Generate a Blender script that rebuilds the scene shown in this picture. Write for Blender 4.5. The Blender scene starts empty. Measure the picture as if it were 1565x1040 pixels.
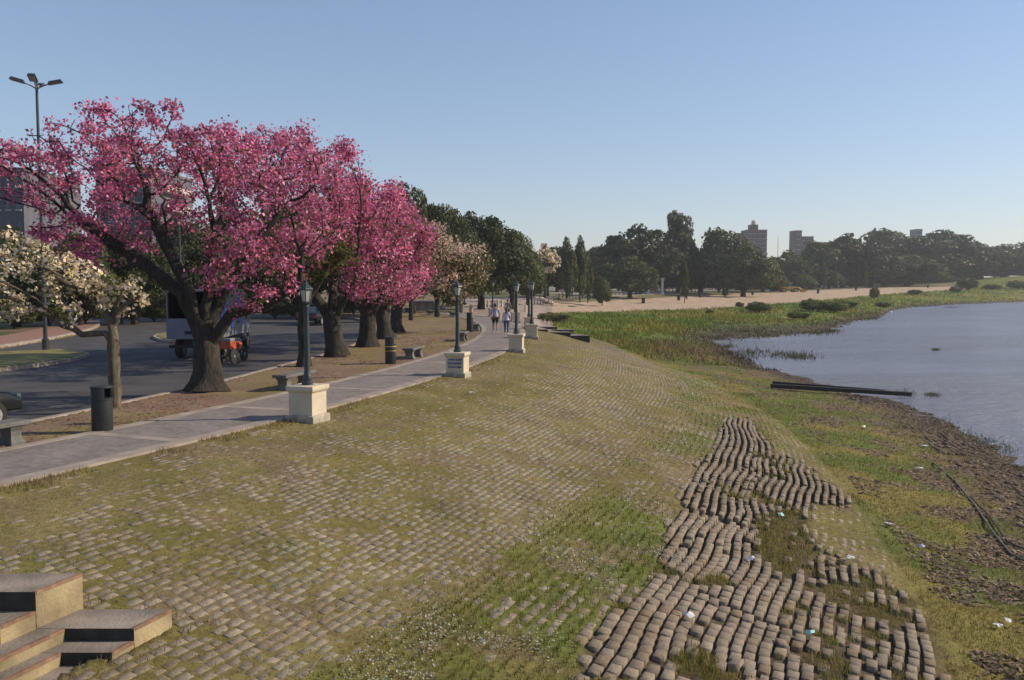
import bpy, bmesh, math, random, re
import numpy as np
from mathutils import Vector, Matrix
R = math.radians
rng = np.random.default_rng(7)
random.seed(7)
S = bpy.context.scene
COL = S.collection
F = 1350.0; PIT = math.atan(90/1350); H = 3.1
SUN_EL, SUN_AZ = 31.0, 9.0        # azimuth measured from +X towards +Y

# ------------------------------------------------------------------ helpers
def tag(o, label=None, cat=None, group=None, kind=None):
    if label: o['label'] = label
    if cat: o['category'] = cat
    if group: o['group'] = group
    if kind: o['kind'] = kind
    return o
def empty(name, loc, rz=0, label=None, cat=None, group=None):
    o = bpy.data.objects.new(name, None); COL.objects.link(o)
    o.location = loc; o.rotation_euler = (0, 0, rz); o.empty_display_size = .2
    return tag(o, label, cat, group)
def copy_tree(o, parent=None):
    c = o.copy(); COL.objects.link(c)
    if parent: c.parent = parent
    for ch in [k for k in KIDS.get(o.name, [])]:
        d = copy_tree(ch, c); KIDS.setdefault(c.name, []).append(d)
    return c
KIDS = {}
def link(name, me, parent=None, smooth=False):
    o = bpy.data.objects.new(name, me); COL.objects.link(o)
    if parent:
        o.parent = parent; KIDS.setdefault(parent.name, []).append(o)
    if smooth: me.polygons.foreach_set('use_smooth', [True]*len(me.polygons))
    return o
def np_mesh(name, verts, faces, mat, cols=None, smooth=False):
    """verts (N,3); faces (M,k) constant k; cols (M,3) per face or (N,3) per vertex"""
    me = bpy.data.meshes.new(name)
    verts = np.ascontiguousarray(verts, dtype=np.float32); faces = np.ascontiguousarray(faces, dtype=np.int32)
    M, k = faces.shape
    me.vertices.add(len(verts)); me.vertices.foreach_set('co', verts.ravel())
    me.loops.add(M*k); me.loops.foreach_set('vertex_index', faces.ravel())
    me.polygons.add(M); me.polygons.foreach_set('loop_start', np.arange(0, M*k, k, dtype=np.int32))
    if smooth: me.polygons.foreach_set('use_smooth', np.ones(M, dtype=bool))
    me.update(calc_edges=True)
    if cols is not None:
        dom = 'FACE' if len(cols) == M and len(cols) != len(verts) else 'POINT'
        if dom == 'FACE':
            cols = np.repeat(cols, k, axis=0); at = me.color_attributes.new('col', 'FLOAT_COLOR', 'CORNER')
        else:
            at = me.color_attributes.new('col', 'FLOAT_COLOR', 'POINT')
        c4 = np.ones((len(cols), 4), np.float32); c4[:, :3] = cols
        at.data.foreach_set('color', c4.ravel())
    if mat: me.materials.append(mat)
    return me

def hash2(ix, iy, seed):
    n = (ix.astype(np.int64)*374761393 + iy.astype(np.int64)*668265263 + seed*982451653) & 0xffffffff
    n = ((n ^ (n >> 13))*1274126177) & 0xffffffff
    return ((n ^ (n >> 16)) & 0xffff)/65535.0
def vnoise(x, y, seed=0):
    x = np.asarray(x, float); y = np.asarray(y, float)
    ix = np.floor(x); iy = np.floor(y); fx = x-ix; fy = y-iy
    fx = fx*fx*(3-2*fx); fy = fy*fy*(3-2*fy)
    a = hash2(ix, iy, seed); b = hash2(ix+1, iy, seed); c = hash2(ix, iy+1, seed); d = hash2(ix+1, iy+1, seed)
    return (a*(1-fx)+b*fx)*(1-fy)+(c*(1-fx)+d*fx)*fy
def fbm(x, y, seed=0, o=3):
    t = 0; a = 1; n = 0
    for i in range(o):
        t = t+a*vnoise(x*2**i, y*2**i, seed+i*17); n += a; a *= .5
    return t/n
def sstep(a, b, v):
    t = np.clip((v-a)/(b-a), 0, 1); return t*t*(3-2*t)
def US(x, y):
    return np.hypot(x+97, y-53)-97, 97*np.arctan2(y-53, x+97)
def XY(u, s):
    p = s/97; return -97+(97+u)*np.cos(p), 53+(97+u)*np.sin(p)
def proj(x, y, z):
    d = y*math.cos(PIT)-(z-H)*math.sin(PIT); v = y*math.sin(PIT)+(z-H)*math.cos(PIT)
    d = np.where(d < .1, .1, d)
    return 782.5+F*x/d, 520-F*v/d
def kerb(s): return np.interp(s, [-90, -50, -36, -34, -32, -29, -22, -12, 0, 30, 70], [-3.6, -3.9, -4.3, -4.5, -4.8, -5.1, -6.1, -7.0, -8.2, -11, -15])
def farside(s): return np.interp(s, [-90, -40, -14, 21, 80], [-18, -21, -24, -30, -40])
def foot(s): return np.interp(s, [-60, -37, -30, -18, -6, 2, 12, 27, 45], [14.2, 13.9, 13, 11.6, 9.9, 8.7, 8.8, 10.5, 12])
def wedge(s): return np.interp(s, [-80, -22, -11, -4, 5, 15, 26, 60], [19, 18.85, 18.9, 17.5, 16.75, 19, 25, 60])
COLS = [
 (800, [(60, 0), (75, -.4), (103, -.7), (154, -.3), (175, .2), (400, 0)]),
 (830, [(60, -.5), (75, -1.3), (103, -1.5), (154, -.9), (170, .4), (300, .6), (600, 3)]),
 (900, [(60, -1.9), (80, -2), (140, -1.6), (180, -1.1), (200, 0), (250, .3), (600, 4)]),
 (1000, [(60, -2.3), (145, -1.8), (210, -.8), (240, 0), (350, 1.3), (600, 4)]),
 (1110, [(60, -2.35), (78, -2.56), (84, -2.72), (89, -2.6), (155, -1.8), (250, -.6), (290, .3), (400, 1.2), (600, 4)]),
 (1180, [(60, -2.9), (75, -3), (93, -2.6), (112, -2.3), (170, -1.6), (290, -.2), (330, .8), (400, 1.5), (600, 4)]),
 (1250, [(60, -3.3), (92, -3), (104, -2.6), (125, -2.2), (190, -1.4), (340, .6), (400, 1.6), (600, 4)]),
 (1340, [(60, -3.5), (132, -3), (145, -2.6), (170, -2.2), (250, -1), (370, .9), (420, 2.2), (600, 4)]),
 (1370, [(60, -3.5), (175, -3), (193, -2.6), (215, -2.2), (275, -.8), (375, 1), (425, 2.3), (600, 4)]),
 (1400, [(60, -3.5), (195, -3), (214, -2.6), (235, -2), (290, -.3), (380, 1.1), (430, 2.5), (600, 4)]),
 (1470, [(60, -3.5), (230, -3), (248, -2.6), (270, -2), (320, .2), (370, .8), (440, 3.1), (600, 5)]),
 (1565, [(60, -3.5), (265, -3), (285, -2.6), (310, -1.8), (350, -.3), (400, 2.4), (450, 5.6), (600, 6)]),
 (1800, [(60, -3.5), (330, -3), (350, -2.6), (370, -1.8), (420, 0), (500, 3), (600, 6)]),
 (2600, [(60, -3.5), (900, -3.5), (950, 0), (1200, 3)]),
]
CP = np.array([c[0] for c in COLS], float)
def zfar(px, D):
    Z = np.stack([np.interp(D, [a for a, b in c], [b for a, b in c]) for _, c in COLS])
    j = np.clip(np.searchsorted(CP, px)-1, 0, len(CP)-2)
    t = np.clip((px-CP[j])/(CP[j+1]-CP[j]), 0, 1)
    idx = np.arange(len(D))
    return Z[j, idx]*(1-t)+Z[j+1, idx]*t
def near_stair(x, y, mg=0.0):
    b = (y-8.78)/.944; a = x-b*.33
    return ((a < -4.0-.0+mg) & (b < .0+mg) & (b > -8-mg) & (a > -9.3)) | ((a < -3.85+mg) & (b >= -.3) & (b < .58+mg) & (a > -9.3))
def terr(x, y, detail=True):
    x = np.atleast_1d(np.asarray(x, float)); y = np.atleast_1d(np.asarray(y, float))
    shp = x.shape; x = x.ravel(); y = y.ravel()
    u, s = US(x, y)
    fo = foot(s); we = wedge(s)
    z = np.zeros_like(u)
    m = u > .9
    t = np.clip((u-.9)/(fo-.9), 0, 3)
    zi = np.interp(t, [0, .2, .33, .4, .62, 1], [0, -.22, -.45, -.63, -1.1, -1.95])
    zo = -1.95-(u-fo)/np.maximum(we-fo, .5)*.65
    zo = np.where(u > we, np.maximum(-2.6-(u-we)*.17, -3.6), zo)
    z = np.where(m, np.where(u < fo, zi, zo), z)
    # gully where stairs pass is left as slope; road drop
    k = kerb(s); fs = farside(s)
    z = np.where((u < k-.07) & (u > fs), -.14, z)
    D = np.hypot(x, y)
    px = np.where(y > 1, 782.5+F*x/np.maximum(y, 1), 3000)
    px = np.where((y <= 1) & (x < 0), -3000, px)
    w = sstep(66, 92, D)*(y > 1)*(u > -1)
    zf = zfar(px, D)
    zf = zf*sstep(750, 805, px)
    z = z*(1-w)+zf*w
    if detail:
        n = (fbm(x*1.1, y*1.1, 3)-.5)
        rough = np.where(u < .9, .02, np.where(u < fo, .05, .16))*np.where(u < k, 0, 1)
        rough = np.where((u < -1.6) & (u > k-.3), .03, rough)
        rough = np.where(abs(u+.6) < 1.6, 0, rough)
        rough = np.where((w > .5), .35, rough)
        z = z+n*rough
        z = z-.35*near_stair(x, y, -.05)*(y > 0)
    return z.reshape(shp)
def T(x, y): return float(terr(x, y)[0])
def gp(px, py, dmax=1500):
    a = (px-782.5)/F; b = (520-py)/F
    dx, dy, dz = a, math.cos(PIT)+b*math.sin(PIT), -math.sin(PIT)+b*math.cos(PIT)
    ts = np.exp(np.linspace(math.log(3), math.log(dmax), 3000))
    zz = terr(dx*ts, dy*ts)
    hit = np.nonzero(H+dz*ts <= np.maximum(zz, -9))[0]
    t = ts[hit[0]] if len(hit) else dmax
    return Vector((dx*t, dy*t, float(terr(dx*t, dy*t)[0])))
def at(px, D):                        # ground point in direction px at depth D
    x = (px-782.5)/F*D; return Vector((x, D, T(x, D)))
def zpy(py, D): return H-(py-430)*D/F
def inpoly(px, py, poly):
    c = np.zeros(np.shape(px), bool); n = len(poly)
    for i in range(n):
        x1, y1 = poly[i]; x2, y2 = poly[(i+1) % n]
        if y1 == y2: continue
        c ^= ((y1 > py) != (y2 > py)) & (px < (x2-x1)*(py-y1)/(y2-y1)+x1)
    return c

# ------------------------------------------------------------------ materials
def nodes(name):
    m = bpy.data.materials.new(name); m.use_nodes = True
    nt = m.node_tree; b = nt.nodes['Principled BSDF']
    return m, nt, b
def mat(name, col, rough=.7, var=.25, scale=6, bump=.0, bscale=40, metal=0, spec=.5):
    m, nt, b = nodes(name); N = nt.nodes; L = nt.links
    tc = N.new('ShaderNodeTexCoord'); nz = N.new('ShaderNodeTexNoise'); nz.inputs['Scale'].default_value = scale; nz.inputs['Detail'].default_value = 6
    L.new(tc.outputs['Object'], nz.inputs['Vector'])
    r = N.new('ShaderNodeValToRGB')
    lo = [c*(1-var) for c in col]; hi = [min(1, c*(1+var)) for c in col]
    r.color_ramp.elements[0].position = .3; r.color_ramp.elements[0].color = (*lo, 1)
    r.color_ramp.elements[1].position = .7; r.color_ramp.elements[1].color = (*hi, 1)
    L.new(nz.outputs['Fac'], r.inputs['Fac']); L.new(r.outputs['Color'], b.inputs['Base Color'])
    b.inputs['Roughness'].default_value = rough; b.inputs['Metallic'].default_value = metal
    b.inputs['Specular IOR Level'].default_value = spec
    if bump:
        n2 = N.new('ShaderNodeTexNoise'); n2.inputs['Scale'].default_value = bscale; n2.inputs['Detail'].default_value = 8
        L.new(tc.outputs['Object'], n2.inputs['Vector'])
        bp = N.new('ShaderNodeBump'); bp.inputs['Strength'].default_value = bump; bp.inputs['Distance'].default_value = .03
        L.new(n2.outputs['Fac'], bp.inputs['Height']); L.new(bp.outputs['Normal'], b.inputs['Normal'])
    return m
def leafmat(name, trans=.3, rough=.6):
    m, nt, b = nodes(name); N = nt.nodes; L = nt.links
    a = N.new('ShaderNodeVertexColor'); a.layer_name = 'col'
    L.new(a.outputs['Color'], b.inputs['Base Color']); b.inputs['Roughness'].default_value = rough
    b.inputs['Specular IOR Level'].default_value = .25
    tr = N.new('ShaderNodeBsdfTranslucent'); L.new(a.outputs['Color'], tr.inputs['Color'])
    mx = N.new('ShaderNodeMixShader'); mx.inputs[0].default_value = trans
    L.new(b.outputs[0], mx.inputs[1]); L.new(tr.outputs[0], mx.inputs[2])
    L.new(mx.outputs[0], N['Material Output'].inputs['Surface'])
    return m
def groundmat(name='ground', sc=9, lo=.62, hi=1.35, bd=.05):
    m, nt, b = nodes(name); N = nt.nodes; L = nt.links
    a = N.new('ShaderNodeVertexColor'); a.layer_name = 'col'
    tc = N.new('ShaderNodeTexCoord')
    n1 = N.new('ShaderNodeTexNoise'); n1.inputs['Scale'].default_value = sc; n1.inputs['Detail'].default_value = 9; n1.inputs['Roughness'].default_value = .7
    n2 = N.new('ShaderNodeTexNoise'); n2.inputs['Scale'].default_value = .7; n2.inputs['Detail'].default_value = 5
    for n in (n1, n2): L.new(tc.outputs['Object'], n.inputs['Vector'])
    r = N.new('ShaderNodeMapRange'); r.inputs['From Min'].default_value = .3; r.inputs['From Max'].default_value = .7
    r.inputs['To Min'].default_value = lo; r.inputs['To Max'].default_value = hi
    L.new(n1.outputs['Fac'], r.inputs['Value'])
    r2 = N.new('ShaderNodeMapRange'); r2.inputs['From Min'].default_value = .3; r2.inputs['From Max'].default_value = .7
    r2.inputs['To Min'].default_value = .85; r2.inputs['To Max'].default_value = 1.15
    L.new(n2.outputs['Fac'], r2.inputs['Value'])
    mu = N.new('ShaderNodeMath'); mu.operation = 'MULTIPLY'; L.new(r.outputs[0], mu.inputs[0]); L.new(r2.outputs[0], mu.inputs[1])
    vm = N.new('ShaderNodeVectorMath'); vm.operation = 'SCALE'; L.new(a.outputs['Color'], vm.inputs[0]); L.new(mu.outputs[0], vm.inputs['Scale'])
    L.new(vm.outputs[0], b.inputs['Base Color']); b.inputs['Roughness'].default_value = .9; b.inputs['Specular IOR Level'].default_value = .15
    bp = N.new('ShaderNodeBump'); bp.inputs['Strength'].default_value = .6; bp.inputs['Distance'].default_value = bd
    L.new(n1.outputs['Fac'], bp.inputs['Height']); L.new(bp.outputs['Normal'], b.inputs['Normal'])
    return m
M = {}
M['ground'] = groundmat()
M['leaf'] = leafmat('leaf', .25); M['petal'] = leafmat('petal', .35); M['grass'] = leafmat('grass_blade', .25, .8)
M['block'] = groundmat('paving_block', 16, .7, 1.25, .02)
M['bark'] = mat('bark', (.036, .03, .024), .95, .55, 6, 1.0, 9)
def barkmat(name, c0, c1):
    m, nt, b = nodes(name); N = nt.nodes; L = nt.links
    tc = N.new('ShaderNodeTexCoord'); mp = N.new('ShaderNodeMapping'); mp.inputs['Scale'].default_value = (9, 9, 2.2); L.new(tc.outputs['Object'], mp.inputs['Vector'])
    n1 = N.new('ShaderNodeTexNoise'); n1.inputs['Scale'].default_value = 1.4; n1.inputs['Detail'].default_value = 9; n1.inputs['Roughness'].default_value = .7; n1.inputs['Distortion'].default_value = .6
    L.new(mp.outputs[0], n1.inputs['Vector']); r = N.new('ShaderNodeValToRGB'); r.color_ramp.elements[0].position = .38; r.color_ramp.elements[1].position = .66
    r.color_ramp.elements[0].color = (*c0, 1); r.color_ramp.elements[1].color = (*c1, 1); L.new(n1.outputs['Fac'], r.inputs['Fac']); L.new(r.outputs['Color'], b.inputs['Base Color'])
    b.inputs['Roughness'].default_value = .95; bp = N.new('ShaderNodeBump'); bp.inputs['Strength'].default_value = 1; bp.inputs['Distance'].default_value = .09
    L.new(n1.outputs['Fac'], bp.inputs['Height']); L.new(bp.outputs['Normal'], b.inputs['Normal']); return m
M['bark'] = barkmat('bark', (.012, .01, .008), (.07, .058, .045))
M['bark_grey'] = barkmat('bark_grey', (.08, .062, .042), (.2, .16, .11))
M['asphalt'] = mat('asphalt', (.052, .048, .048), .85, .38, .55, .3, 60)
M['conc'] = mat('concrete', (.30, .26, .22), .85, .2, 3, .3, 30)
M['kerbc'] = mat('kerb_concrete', (.28, .235, .195), .85, .25, 2, .3, 30)
M['stairs'] = mat('stair_concrete', (.2, .165, .135), .9, .5, 1.6, .4, 25)
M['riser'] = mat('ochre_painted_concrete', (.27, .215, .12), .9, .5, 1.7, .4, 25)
M['riser_shade'] = mat('shaded_side_concrete', (.04, .037, .03), .95, .4, 4, .4, 25)  # dark copy of the stair concrete, shade painted on faces turned from the sun
M['nosing'] = mat('red_painted_edge', (.2, .115, .07), .8, .4, 8, .3, 30)
M['cream'] = mat('cream_paint', (.52, .45, .34), .8, .12, 3, .25, 25)
M['plinth'] = mat('weathered_plinth', (.33, .29, .23), .9, .35, 5, .3, 30)
M['iron'] = mat('dark_iron', (.03, .038, .043), .45, .3, 8, .1, 30)
M['steel'] = mat('galvanised', (.2, .21, .22), .5, .2, 5)
M['lampglass'] = mat('frosted_glass', (.42, .41, .38), .3, .1, 5)
M['bin'] = mat('dark_green_bin', (.018, .024, .024), .5, .3, 6)
M['yellow'] = mat('yellow_band', (.45, .3, .06), .6)
M['bench'] = mat('grey_cast_stone', (.12, .12, .11), .85, .3, 5, .4, 30)
M['blackpaint'] = mat('black_car_paint', (.008, .01, .014), .18, .2, 3)
M['glass'] = mat('car_glass', (.06, .09, .12), .08, .2, 2)
M['rubber'] = mat('rubber', (.015, .015, .015), .8)
M['alloy'] = mat('alloy', (.42, .42, .43), .35, .1, 5, metal=.6)
M['truck'] = mat('shaded_white_paint', (.16, .18, .23), .6, .15, 2)  # white truck paint lowered to blue-grey, its shade put into the colour
M['white'] = mat('white_paint', (.6, .6, .6), .5, .12, 2)
M['blue'] = mat('blue_panel', (.04, .1, .42), .5, .3, 2)
M['orange'] = mat('orange_paint', (.38, .06, .015), .5, .3, 4)
M['red'] = mat('red_lens', (.35, .02, .02), .3)
M['dark'] = mat('dark_interior', (.012, .012, .014), .8)
M['machine'] = mat('machine_yellow', (.5, .27, .04), .6, .3, 3)
M['brick'] = mat('brick_brown', (.095, .07, .064), .9, .25, 2)
M['greyb'] = mat('grey_render', (.10, .105, .125), .9, .15, 1)
M['whiteb'] = mat('pale_render', (.45, .43, .4), .9, .15, 1)
M['win'] = mat('window_glass', (.05, .07, .1), .2, .3, 1)
M['roof'] = mat('roof', (.12, .1, .1), .8)
M['timber'] = mat('wet_timber', (.022, .019, .016), .8, .4, 4, .5, 20)
M['pipe'] = mat('old_pipe', (.11, .1, .085), .8, .4, 5, .3, 20)
M['skin'] = mat('skin', (.32, .17, .11), .6, .08, 8)
M['skin2'] = mat('skin2', (.28, .15, .1), .6, .08, 8)
M['hair'] = mat('hair', (.012, .01, .01), .5)
M['lilac'] = mat('pale_blue_cloth', (.40, .44, .66), .85, .12, 10)
M['wcloth'] = mat('white_cloth', (.55, .55, .66), .85, .12, 10)
M['shorts'] = mat('black_cloth', (.012, .012, .016), .85)
M['jeans'] = mat('denim', (.06, .08, .14), .85)
M['greyc'] = mat('grey_cloth', (.16, .17, .18), .85)
M['paper'] = mat('litter_white', (.7, .7, .68), .6, .15, 10)
M['aqua'] = mat('litter_aqua', (.3, .55, .5), .5)
M['graffiti'] = mat('blue_spray', (.05, .12, .25), .8, .4, 10)
M['stonep'] = mat('pinkish_stone', (.36, .27, .22), .9, .3, 2, .4, 10)
M['gull'] = mat('white_feather', (.8, .8, .8), .7)

# ------------------------------------------------------------------ mesh builder
class MB:
    def __init__(s): s.v = []; s.f = []; s.m = []; s.mats = []
    def mi(s, m):
        if m not in s.mats: s.mats.append(m)
        return s.mats.index(m)
    def add(s, vs, fs, m, mx=None):
        o = len(s.v); k = s.mi(m)
        for v in vs:
            v = Vector(v)
            if mx is not None: v = mx @ v
            s.v.append(tuple(v))
        for f in fs: s.f.append([i+o for i in f]); s.m.append(k)
        return s
    def box(s, c, d, m, rz=0, taper=1, mx=None, ry=0, rx=0):
        x, y, z = d[0]/2, d[1]/2, d[2]/2
        vs = [(sx*x*(taper if sz > 0 else 1), sy*y*(taper if sz > 0 else 1), sz*z) for sz in (-1, 1) for sy in (-1, 1) for sx in (-1, 1)]
        A = Matrix.Translation(c) @ Matrix.Rotation(rz, 4, 'Z') @ Matrix.Rotation(ry, 4, 'Y') @ Matrix.Rotation(rx, 4, 'X')
        if mx is not None: A = mx @ A
        return s.add(vs, [(0, 2, 3, 1), (4, 5, 7, 6), (0, 1, 5, 4), (2, 6, 7, 3), (0, 4, 6, 2), (1, 3, 7, 5)], m, A)
    def lathe(s, prof, m, n=12, c=(0, 0, 0), mx=None, sq=False, cap=True):
        if sq: n = 4
        vs = []; fs = []
        for r, z in prof:
            for i in range(n):
                a = 2*math.pi*(i+(.5 if sq else 0))/n; q = r*(math.sqrt(2) if sq else 1)
                vs.append((q*math.cos(a)+c[0], q*math.sin(a)+c[1], z+c[2]))
        for j in range(len(prof)-1):
            for i in range(n):
                a = j*n+i; b = j*n+(i+1) % n; fs.append((a, b, b+n, a+n))
        if cap:
            fs.append(tuple(range(n-1, -1, -1))); fs.append(tuple((len(prof)-1)*n+i for i in range(n)))
        return s.add(vs, fs, m, mx)
    def tube(s, pts, rad, m, n=8, mx=None):
        pts = [Vector(p) for p in pts]
        if not hasattr(rad, '__len__'): rad = [rad]*len(pts)
        vs = []; fs = []; up = None
        for i, p in enumerate(pts):
            d = (pts[min(i+1, len(pts)-1)]-pts[max(i-1, 0)]).normalized()
            if up is None: up = d.orthogonal().normalized()
            a = (up-d*up.dot(d)); a = a.normalized() if a.length > 1e-5 else d.orthogonal().normalized(); up = a
            b = d.cross(a)
            for k in range(n):
                t = 2*math.pi*k/n; vs.append(p+(a*math.cos(t)+b*math.sin(t))*rad[i])
        for j in range(len(pts)-1):
            for k in range(n):
                q = j*n+k; w = j*n+(k+1) % n; fs.append((q, w, w+n, q+n))
        fs.append(tuple(range(n-1, -1, -1))); fs.append(tuple((len(pts)-1)*n+k for k in range(n)))
        return s.add(vs, fs, m, mx)
    def prism(s, pts, z0, z1, m, mside=None):
        n = len(pts); a = sum(pts[i][0]*pts[(i+1) % n][1]-pts[(i+1) % n][0]*pts[i][1] for i in range(n))
        if a < 0: pts = pts[::-1]
        vs = [(p[0], p[1], z0) for p in pts]+[(p[0], p[1], z1) for p in pts]
        s.add(vs, [tuple(range(n, 2*n))], m)
        s.add(vs, [(i, (i+1) % n, (i+1) % n+n, i+n) for i in range(n)], mside or m)
        return s
    def sphere(s, c, r, m, n=10, k=6, mx=None):
        r = r if hasattr(r, '__len__') else (r, r, r)
        vs = [(c[0], c[1], c[2]-r[2])]; fs = []
        for j in range(1, k):
            t = math.pi*j/k-math.pi/2
            for i in range(n):
                a = 2*math.pi*i/n; vs.append((c[0]+r[0]*math.cos(t)*math.cos(a), c[1]+r[1]*math.cos(t)*math.sin(a), c[2]+r[2]*math.sin(t)))
        vs.append((c[0], c[1], c[2]+r[2])); e = len(vs)-1
        for i in range(n): fs.append((0, 1+(i+1) % n, 1+i)); fs.append((e, e-n+i, e-n+(i+1) % n))
        for j in range(k-2):
            for i in range(n):
                a = 1+j*n+i; b = 1+j*n+(i+1) % n; fs.append((a, b, b+n, a+n))
        return s.add(vs, fs, m, mx)
    def build(s, name, parent=None, smooth=False, bevel=0):
        me = bpy.data.meshes.new(name); me.from_pydata(s.v, [], s.f)
        for m in s.mats: me.materials.append(M[m])
        me.polygons.foreach_set('material_index', s.m); me.update()
        o = link(name, me, parent)
        if smooth:
            me.polygons.foreach_set('use_smooth', [True]*len(me.polygons))
            try: me.set_sharp_from_angle(angle=R(40))
            except Exception: pass
        if bevel:
            b = o.modifiers.new('b', 'BEVEL'); b.width = bevel; b.segments = 2; b.limit_method = 'ANGLE'
        return o

# ------------------------------------------------------------------ regions (photo outlines laid on the terrain)
EXPO = [(860, 1045), (905, 960), (960, 912), (1010, 880), (1020, 810), (1050, 740), (1085, 690), (1110, 640), (1145, 640), (1180, 690), (1225, 712),
        (1310, 772), (1235, 768), (1225, 800), (1240, 830), (1330, 880), (1400, 930), (1450, 1045)]
def exmask(x, y, px, py):
    jx = (fbm(x*2.1, y*2.1, 301)-.5)*70; jy = (fbm(x*2.1, y*2.1, 302)-.5)*60
    k = np.clip(9/np.maximum(y, 5), .2, 1.2)
    t = 0
    for ox, oy in ((0, 0), (14, 0), (-14, 0), (0, 12), (0, -12)): t = t+inpoly(px+(jx+ox)*k, py+(jy+oy)*k, EXPO)*.2
    return t
def colours(x, y, z):
    """natural ground cover colour"""
    u, s = US(x, y); px, py = proj(x, y, z); D = np.hypot(x, y)
    n1 = fbm(x*.45, y*.45, 11); n2 = fbm(x*1.6, y*1.6, 23); n3 = fbm(x*.12, y*.12, 31)
    C = lambda c: np.array(c)[None, :]
    mixc = lambda a, b, t: a*(1-t[:, None])+b*t[:, None]
    green = C((.10, .115, .025)); olive = C((.155, .128, .042)); dry = C((.185, .15, .062)); dirt = C((.175, .125, .075)); mud = C((.07, .056, .042)); sand = C((.42, .31, .215))
    verge = C((.2, .142, .095)); straw = C((.2, .16, .09))
    c = mixc(olive+0*x[:, None], dry, sstep(.35, .65, n1))
    c = mixc(c, green, sstep(.6, .8, n2)*.35)
    c = mixc(c, dirt, sstep(.58, .7, fbm(x*.8, y*.8, 47))*.7)
    # weed band and toe
    gb = sstep(7.6, 8.8, u+n2*1.5-.7)*(1-sstep(11.2, 12.2, u))*(s < 0)
    c = mixc(c, green*1.1, gb*sstep(.38, .62, n1)*.9)
    c = mixc(c, C((.2, .15, .085)), gb*sstep(.52, .68, fbm(x*1.1+30, y*1.1, 207))*.8)
    fo = foot(s)
    toe = sstep(-.6, .4, u-fo)
    ct = mixc(green*1.15+0*x[:, None], C((.2, .165, .05)), sstep(.45, .65, n1))
    ct = mixc(ct, C((.14, .10, .065)), sstep(.45, .62, fbm(x*.9+9, y*.9, 77))*.85*sstep(.2, 2.5, u-fo))
    we_ = wedge(s); ct = mixc(ct, C((.125, .092, .062)), sstep(-4.2, -1.2, u-we_+2.2*(n2-.5))*.8*(D < 80))
    c = mixc(c, ct, toe)
    mudm = sstep(-1.6, -.3, u-wedge(s)+n2)*(D < 80)
    c = mixc(c, mud, mudm)
    # verge
    v = (u < -1.7) & (u > kerb(s)-.5)
    cv = mixc(verge+0*x[:, None], dry*1.05, sstep(.45, .65, n1)*.8)
    cv = mixc(cv, C((.19, .11, .09)), sstep(.55, .7, n2)*(s < -10)*.6)
    c = np.where(v[:, None], cv, c)
    beyond = (u < farside(s))
    c = np.where(beyond[:, None], mixc(C((.08, .09, .03))+0*x[:, None], verge*.8, sstep(.4, .6, n1)), c)
    # far bank: height-driven bands
    w = sstep(72, 90, D)*(px > 812)
    marsh = mixc(C((.11, .145, .022))+0*x[:, None], C((.19, .165, .035)), sstep(.35, .65, n3))
    marsh = mixc(marsh, C((.08, .14, .02)), sstep(.5, .65, n1)*.6)
    low = sstep(-2.15, -2.45, z+.25*(n1-.5)); low = np.clip((-2.15-z-.25*(n1-.5))/.3, 0, 1)
    marsh = mixc(marsh, mud, low*.9)
    # sand zone between screen curves expressed as heights by bearing
    lo = np.interp(px, [800, 890, 1000, 1110, 1250, 1340, 1470, 1490], [482, 478, 475, 471, 460, 451, 442, 440])
    hi = np.interp(px, [800, 890, 1000, 1110, 1250, 1340, 1470, 1490], [463, 462, 456, 450, 444, 440, 438, 440])
    sm = ((py < lo+3*(n1-.5)) & (py > hi) & (px < 1490))
    up = py <= hi
    upc = mixc(C((.2, .16, .085))+0*x[:, None], C((.13, .13, .05)), sstep(.35, .6, n1))
    upc = np.where((D > 200)[:, None] & (py < hi-6)[:, None], C((.33, .29, .22)), upc)
    f = np.where(sm[:, None], sand*(1+.2*(n1[:, None]-.5)), np.where((up & (px < 1490))[:, None], upc, marsh))
    c = mixc(c, f, w)
    # plaza beyond the curve of the path
    pl = (D > 62) & (px > 690) & (px <= 845) & (u > -1.5) & (py > 455)
    c = np.where(pl[:, None], C((.30, .235, .2)), c)
    ll = (D > 75) & (px <= 700) & (u > -1.5) & (y > 1)
    c = np.where(ll[:, None], cv, c)
    return c

# ------------------------------------------------------------------ ground sheet (polar grid centred below the camera)
def build_ground():
    az = np.concatenate([np.arange(-36, 36, .18), np.arange(36, 324, 1.5)])
    na = len(az)
    rad = [1.2]
    while rad[-1] < 5500: rad.append(rad[-1]*1.0115)
    rad = np.array(rad); nr = len(rad)
    A, Rr = np.meshgrid(np.radians(az), rad)
    x = (Rr*np.sin(A)).ravel(); y = (Rr*np.cos(A)).ravel()
    z = terr(x, y)
    px, py = proj(x, y, z)
    u, s = US(x, y)
    ex = exmask(x, y, px, py)*(y > 2)
    z = z-(.05+.045*np.clip((y-12)/5, 0, 1))*ex
    c = colours(x, y, z)
    e_ = ex[:, None]*.85; c = c*(1-e_)+np.array((.085, .062, .045))[None, :]*e_
    x = np.append(x, 0); y = np.append(y, 0); z = np.append(z, T(0, 0)); c = np.vstack([c, c[:1]])
    i, j = np.meshgrid(np.arange(nr-1), np.arange(na), indexing='ij')
    a = i*na+j; b = i*na+(j+1) % na
    f = np.stack([a, b, b+na, a+na], -1).reshape(-1, 4)[:, ::-1]
    me = np_mesh('ground', np.stack([x, y, z], 1), f, M['ground'], c, True)
    o = link('ground', me); tag(o, kind='structure')
build_ground()

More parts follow.
